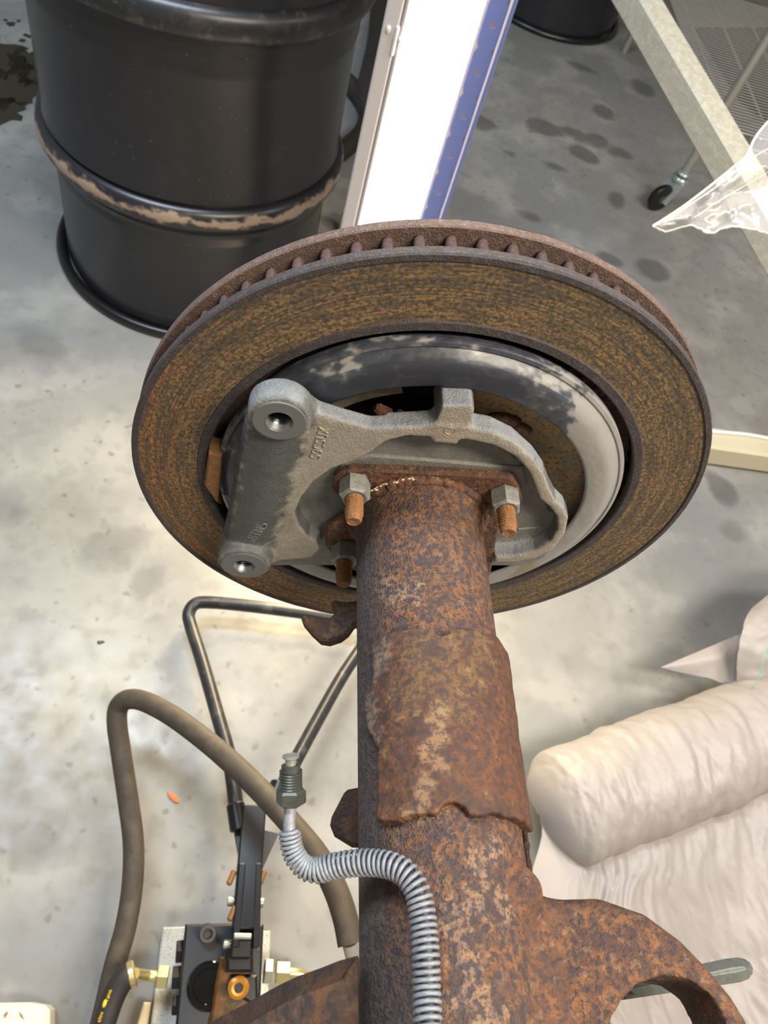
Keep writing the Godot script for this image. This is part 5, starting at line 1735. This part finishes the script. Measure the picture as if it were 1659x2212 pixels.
func plastics() -> void:
	var nn := FastNoiseLite.new()
	nn.seed = 12
	nn.frequency = 7.0
	nn.fractal_octaves = 4
	nn.fractal_gain = 0.55
	# the wrapped roll: round a slanting axis on the floor, its sheet spreading towards the viewer
	var a0 := Vector3(0.4065, 0.085, -0.3725)
	var a1 := Vector3(0.7718, 0.1, -0.6668)
	var ax := (a1 - a0)
	var L := ax.length()
	var d := ax / L
	var side := Vector3(-d.z, 0, d.x)
	if side.z < 0: side = -side       # towards the viewer
	var rows := []
	var nu := 110
	var nv := 120
	for j in nv + 1:
		var s := pow(float(j) / nv, 1.5)            # 0 at the left end
		var row := []
		var endr := sqrt(clampf(1.0 - pow(1.0 - clampf(s / 0.11, 0.0, 1.0), 2.0), 0.0, 1.0))
		var R0 := 0.082 * lerpf(1.0, 1.14, s)
		var R := R0 * lerpf(0.04, 1.0, endr)
		var c := a0 + d * (L * (s - 0.05) * 1.05)
		c.y = R0 * 1.02
		for i in nu + 1:
			var u := float(i) / nu
			var p: Vector3
			if u < 0.5:                   # over the roll, from behind it up and forward
				var th := lerpf(-0.62 * PI, 0.5 * PI, u / 0.5)
				p = c + side * sin(th) * R + Vector3(0, cos(th) * R, 0)
			else:                         # then down and out in folds
				var v := (u - 0.5) / 0.5
				var th := 0.5 * PI
				var e := c + side * sin(th) * R + Vector3(0, cos(th) * R, 0)
				p = e + side * v * 0.62 + d * (v * 0.16 - 0.07 * smoothstep(0.0, 0.14, v)) * (1.0 - s)
				p.y = lerpf(e.y, 0.03 + 0.022 * sin(s * 9.0 + v * 5.0), smoothstep(-0.05, 0.42, v))
			var q := p * 1.0
			var f := nn.get_noise_3d(q.x * 1.4 + s * 2.0, q.y, q.z * 1.4)
			var folds := sin((s * 40.0 + nn.get_noise_2d(u * 3.0, s * 2.0) * 9.0)) * 0.0004 * (1.0 - absf(u - 0.3))
			p += (Vector3(0, 0.009 * f + folds, 0) + side * 0.010 * nn.get_noise_3d(q.z * 1.2, q.x * 1.2, 5.0)) * smoothstep(0.0, 0.08, s)
			p.y = maxf(p.y, 0.004)
			row.append(p)
		rows.append(row)
	var at := a0
	at.y = 0
	var b := MB.new()
	b.xf = Transform3D(Basis(), -at)
	b.sheet(rows)
	var t := thing("wrapped_roll", "large roll wrapped in creased white plastic with its sheet spread out, at lower right", "plastic roll", Transform3D(Basis(), at))
	obj("plastic_wrap", b, M.sheet, t)
	# the smaller folded bundle behind it with a pointed flap and a green thread
	at = Vector3(0.7848, 0, -0.821)
	t = thing("plastic_bundle", "smaller pinkish white plastic bundle with a pointed flap and green thread, at the right edge", "plastic bundle", Transform3D(Basis(), at))
	var top := smooth([Vector3(0.7443, 0.16, -0.9332), Vector3(0.6751, 0.17, -0.8414), Vector3(0.6437, 0.17, -0.7898), Vector3(0.6369, 0.165, -0.7497), Vector3(0.6435, 0.15, -0.7156), Vector3(0.6631, 0.12, -0.6916), Vector3(0.6872, 0.08, -0.6723)], 8)
	rows = []
	var dirx: Vector3 = (Vector3(0.7705, 0.1, -0.8127) - Vector3(0.6811, 0.1, -0.7724)).normalized()
	for p in top:
		var row := []
		for i in 30:
			var v := i / 29.0
			var th := lerpf(-0.35 * PI, 0.5 * PI, v)
			var q: Vector3 = p + dirx * (0.11 * (sin(th) + sin(0.35 * PI)) ) + Vector3(0, 0.055 * (cos(th) - 0.45), 0)
			q += Vector3(0, 0.012, 0) * nn.get_noise_3dv(q * 1.7)
			row.append(q)
		rows.append(row)
	b = MB.new()
	b.xf = Transform3D(Basis(), -at)
	b.sheet(rows)
	obj("plastic_fold", b, M.sheet, t)
	b = MB.new()
	b.xf = Transform3D(Basis(), -at)
	var flap := []
	for j in 24:
		var v := j / 23.0
		var p1: Vector3 = Vector3(0.5385, 0.1, -0.6704).lerp(Vector3(0.695, 0.13, -0.8115), v)
		var p2: Vector3 = Vector3(0.5385, 0.1, -0.6704).lerp(Vector3(0.7023, 0.09, -0.6886), v)
		var row := []
		for i in 14:
			var u := i / 13.0
			var q := p1.lerp(p2, u)
			q.y += 0.012 * sin(u * PI) * sin(v * PI) + 0.010 * nn.get_noise_3dv(q * 2.0) * v
			q += (p1 - p2) * (0.12 * sin(v * PI) * u)
			row.append(q)
		flap.append(row)
	b.sheet(flap)
	obj("pointed_flap", b, M.sheet, t)
	b = MB.new()
	b.xf = Transform3D(Basis(), -at)
	b.sweep(smooth([Vector3(0.6652, 0.205, -0.7372), Vector3(0.6615, 0.195, -0.7048), Vector3(0.6681, 0.175, -0.6771), Vector3(0.6666, 0.16, -0.6651), Vector3(0.6697, 0.14, -0.6592)], 6), 0.0009, 6)
	obj("green_thread", b, mat(rgb(104, 168, 140), 0.5), t)
	clear_bag(nn)
	# a grey bar end lying across behind the arm
	at = Vector3(0.1096, -0.06, 0.259)
	var gt := thing("steel_bar", "grey flat steel bar with a rounded end, seen behind the rusty curved arm", "bar", HUB)
	b = MB.new()
	b.xf = HUBPLANE(-0.055)
	b.extrude(flat_uw([Vector3(0.093, -0.06, 0.2629), Vector3(0.1057, -0.06, 0.2555), Vector3(0.1296, -0.06, 0.2511), Vector3(0.1489, -0.06, 0.2476), Vector3(0.1547, -0.06, 0.247), Vector3(0.1582, -0.06, 0.2476), Vector3(0.1605, -0.06, 0.2492), Vector3(0.1612, -0.06, 0.2515), Vector3(0.1604, -0.06, 0.2539), Vector3(0.1577, -0.06, 0.2561), Vector3(0.1537, -0.06, 0.2574), Vector3(0.1461, -0.06, 0.2584), Vector3(0.1274, -0.06, 0.2608), Vector3(0.1087, -0.06, 0.2632), Vector3(0.096, -0.06, 0.2648)]), -0.004, 0.010, 0.004)
	obj("bar_end", b, M.bar_steel, gt)

func clear_bag(nn: FastNoiseLite) -> void:
	var at := Vector3(0.2497, 0.7308, -0.9446)
	var t := thing("clear_film", "crumpled clear plastic film with bright folded edges hanging over the cream beam", "plastic film", Transform3D(Basis(), at))
	var upper := smooth([Vector3(0.1702, 0.6763, -0.9012), Vector3(0.1815, 0.6854, -0.9144), Vector3(0.1946, 0.7038, -0.9233), Vector3(0.2101, 0.7265, -0.9384), Vector3(0.2247, 0.7493, -0.9537), Vector3(0.2327, 0.7657, -0.9599), Vector3(0.2337, 0.779, -0.9789), Vector3(0.2408, 0.7936, -1.0001), Vector3(0.2698, 0.8193, -1.0722)], 6)
	var lower := smooth([Vector3(0.1712, 0.6758, -0.9005), Vector3(0.1883, 0.6763, -0.9013), Vector3(0.2075, 0.6969, -0.8958), Vector3(0.232, 0.7027, -0.8867), Vector3(0.2397, 0.7142, -0.8857), Vector3(0.2562, 0.7254, -0.8843), Vector3(0.2752, 0.7324, -0.8769), Vector3(0.2967, 0.735, -0.8805), Vector3(0.357, 0.7336, -0.9136)], 6)
	var rows := []
	for i in upper.size():
		var row := []
		for k in 22:
			var u := k / 21.0
			var p: Vector3 = upper[i].lerp(lower[i], u)
			p += Vector3(0.2, 0.6, 0.6) * (0.035 * nn.get_noise_3dv(p * 3.0) * sin(u * PI))
			row.append(p)
		rows.append(row)
	var b := MB.new()
	b.xf = Transform3D(Basis(), -at)
	b.sheet(rows)
	obj("film", b, M.clear, t)
	b = MB.new()
	b.xf = Transform3D(Basis(), -at)
	b.sweep(upper, 0.0016, 6)
	var jag := []
	for i in lower.size():
		jag.append(lower[i] + Vector3(0.3, 0.7, 0.2) * 0.006 * nn.get_noise_1d(i * 0.35))
	b.sweep(jag, 0.0012, 6)
	b.sweep(smooth([Vector3(0.1823, 0.6856, -0.9059), Vector3(0.2024, 0.711, -0.9249), Vector3(0.2246, 0.7413, -0.9423), Vector3(0.2382, 0.7647, -0.9584), Vector3(0.2553, 0.778, -0.9776)], 5), 0.0007, 5)
	b.sweep(smooth([Vector3(0.2087, 0.7035, -0.9053), Vector3(0.2286, 0.7278, -0.9228), Vector3(0.249, 0.7502, -0.9376), Vector3(0.2719, 0.7677, -0.9627)], 5), 0.0005, 5)
	obj("folded_edge", b, M.clear_edge, t)

# ---------------------------------------------------------------- the stand that carries the axle, outside the picture
func jack_stand() -> void:
	var c: Vector3 = HUB * (TUBE * Vector3(0, 0, 0.62))
	var top := c.y - TR - 0.002
	var at := Vector3(c.x, 0, c.z)
	var t := thing("jack_stand", "steel stand carrying the axle tube", "jack stand", Transform3D(Basis(), at))
	var b := MB.new()
	top -= 0.006
	drum_between(b, Vector3(0, 0.02, 0), Vector3(0, top - 0.01, 0), 0.028, 24)
	b.box(Vector3(0.12, 0.012, 0.06), 0.003, Vector3(0, top - 0.006, 0))
	b.box(Vector3(0.30, 0.02, 0.30), 0.004, Vector3(0, 0.01, 0))
	obj("pedestal", b, M.dark_steel, t)

const EXPOSURE := 1.34
const GLOW := 6.0
const PANEL := 1.8

func _ready() -> void:
	var cam := Camera3D.new()
	cam.name = "camera"
	cam.transform = Transform3D(Vector3(0.921295, 0.221815, -0.319395), Vector3(-0.388864, 0.525523, -0.756710), Vector3(0.000000, 0.821354, 0.570418), Vector3(0.000000, 1.170500, 0.000000))
	cam.fov = rad_to_deg(2.0 * atan(1106.0 / 1597.0))
	cam.near = 0.02
	cam.far = 40.0
	var lens := CameraAttributesPhysical.new()
	lens.frustum_focal_length = 12.0 / (1106.0 / 1597.0)
	lens.frustum_focus_distance = 0.40
	lens.exposure_aperture = 12.0
	lens.frustum_near = 0.02
	lens.frustum_far = 40.0
	cam.attributes = lens
	add_child(cam)
	cam.current = true
	var env := Environment.new()
	env.background_mode = Environment.BG_COLOR
	env.background_color = Color(0.02, 0.02, 0.02)
	env.tonemap_mode = Environment.TONE_MAPPER_LINEAR
	env.tonemap_exposure = EXPOSURE
	env.sdfgi_enabled = true
	env.ssao_enabled = true
	env.ssil_enabled = true
	var we := WorldEnvironment.new()
	we.name = "world_environment"
	we.environment = env
	add_child(we)
	ceiling_light(Vector3(-0.95, 2.54, -0.7), Vector2(1.2, 0.3), 0.3, Color(0.88, 0.94, 1.0), 4.6, 3.0, "long cool white ceiling light, the left one")
	ceiling_light(Vector3(1.05, 2.54, 0.2), Vector2(1.2, 0.3), 0.3, Color(1.0, 0.95, 0.87), 4.6, 3.0, "long warm white ceiling light, the right one")

	ceiling_light(Vector3(1.75, 2.54, -0.8), Vector2(1.2, 0.3), 0.3, Color(1.0, 0.97, 0.94), 3.4, 3.0, "added unseen neutral white fill light at the ceiling, the far right one")  # added fill lamp, unseen, to brighten the floor at the right

	make_materials()
	M.boss_face = mat(rgb(116, 118, 118), 0.5, 0.3)
	M.stub_rust = M.rust.duplicate()
	M.stub_rust.albedo_color = Color(0.66, 0.68, 0.68)
	M.stub_rust.uv1_scale = Vector3.ONE * 6.0
	M.seal = mat(rgb(196, 186, 164), 0.7)
	M.pump_blue = mat(rgb(27, 29, 38), 0.4)
	M.pump_grey = mat(rgb(66, 66, 68), 0.4)
	M.dark_rubber = mat(rgb(60, 58, 58), 0.6)
	M.hose_black = mat(rgb(40, 36, 34), 0.6)
	M.yellow = mat(rgb(232, 186, 30), 0.6)
	M.fork = mat(rgb(186, 196, 194), 0.25, 0.7)
	room()
	brake_disc()
	drums()
	tall_light()
	dust_shield()
	bracket()
	axle_housing_all()
	brake_line()
	steel_stand()
	plastics()
	wire_rack()
	floor_patch()
	pump()
	hoses()
	flange_bolt("flange nut with rusty stud at the left of the tube, the upper one", Vector3(-0.0378, 0.0367, 0.03) * Vector3(1, 1, 0) + Vector3(0, 0, 0.0185), 0.26, 0.0125, 0.0165)
	flange_bolt("flange nut with rusty stud and dark ink marks, right of the tube", Vector3(0.0496, 0.0255, 0.03) * Vector3(1, 1, 0) + Vector3(0, 0, 0.0185), 0.1, 0.0125, 0.0165)
	flange_bolt("flange nut with rusty stud at the left of the tube, the shaded lower one", Vector3(-0.0471, -0.0331, 0.03) * Vector3(1, 1, 0) + Vector3(0, 0, 0.0185), 0.3, 0.0125, 0.0165)
	small_things()
	jack_stand()

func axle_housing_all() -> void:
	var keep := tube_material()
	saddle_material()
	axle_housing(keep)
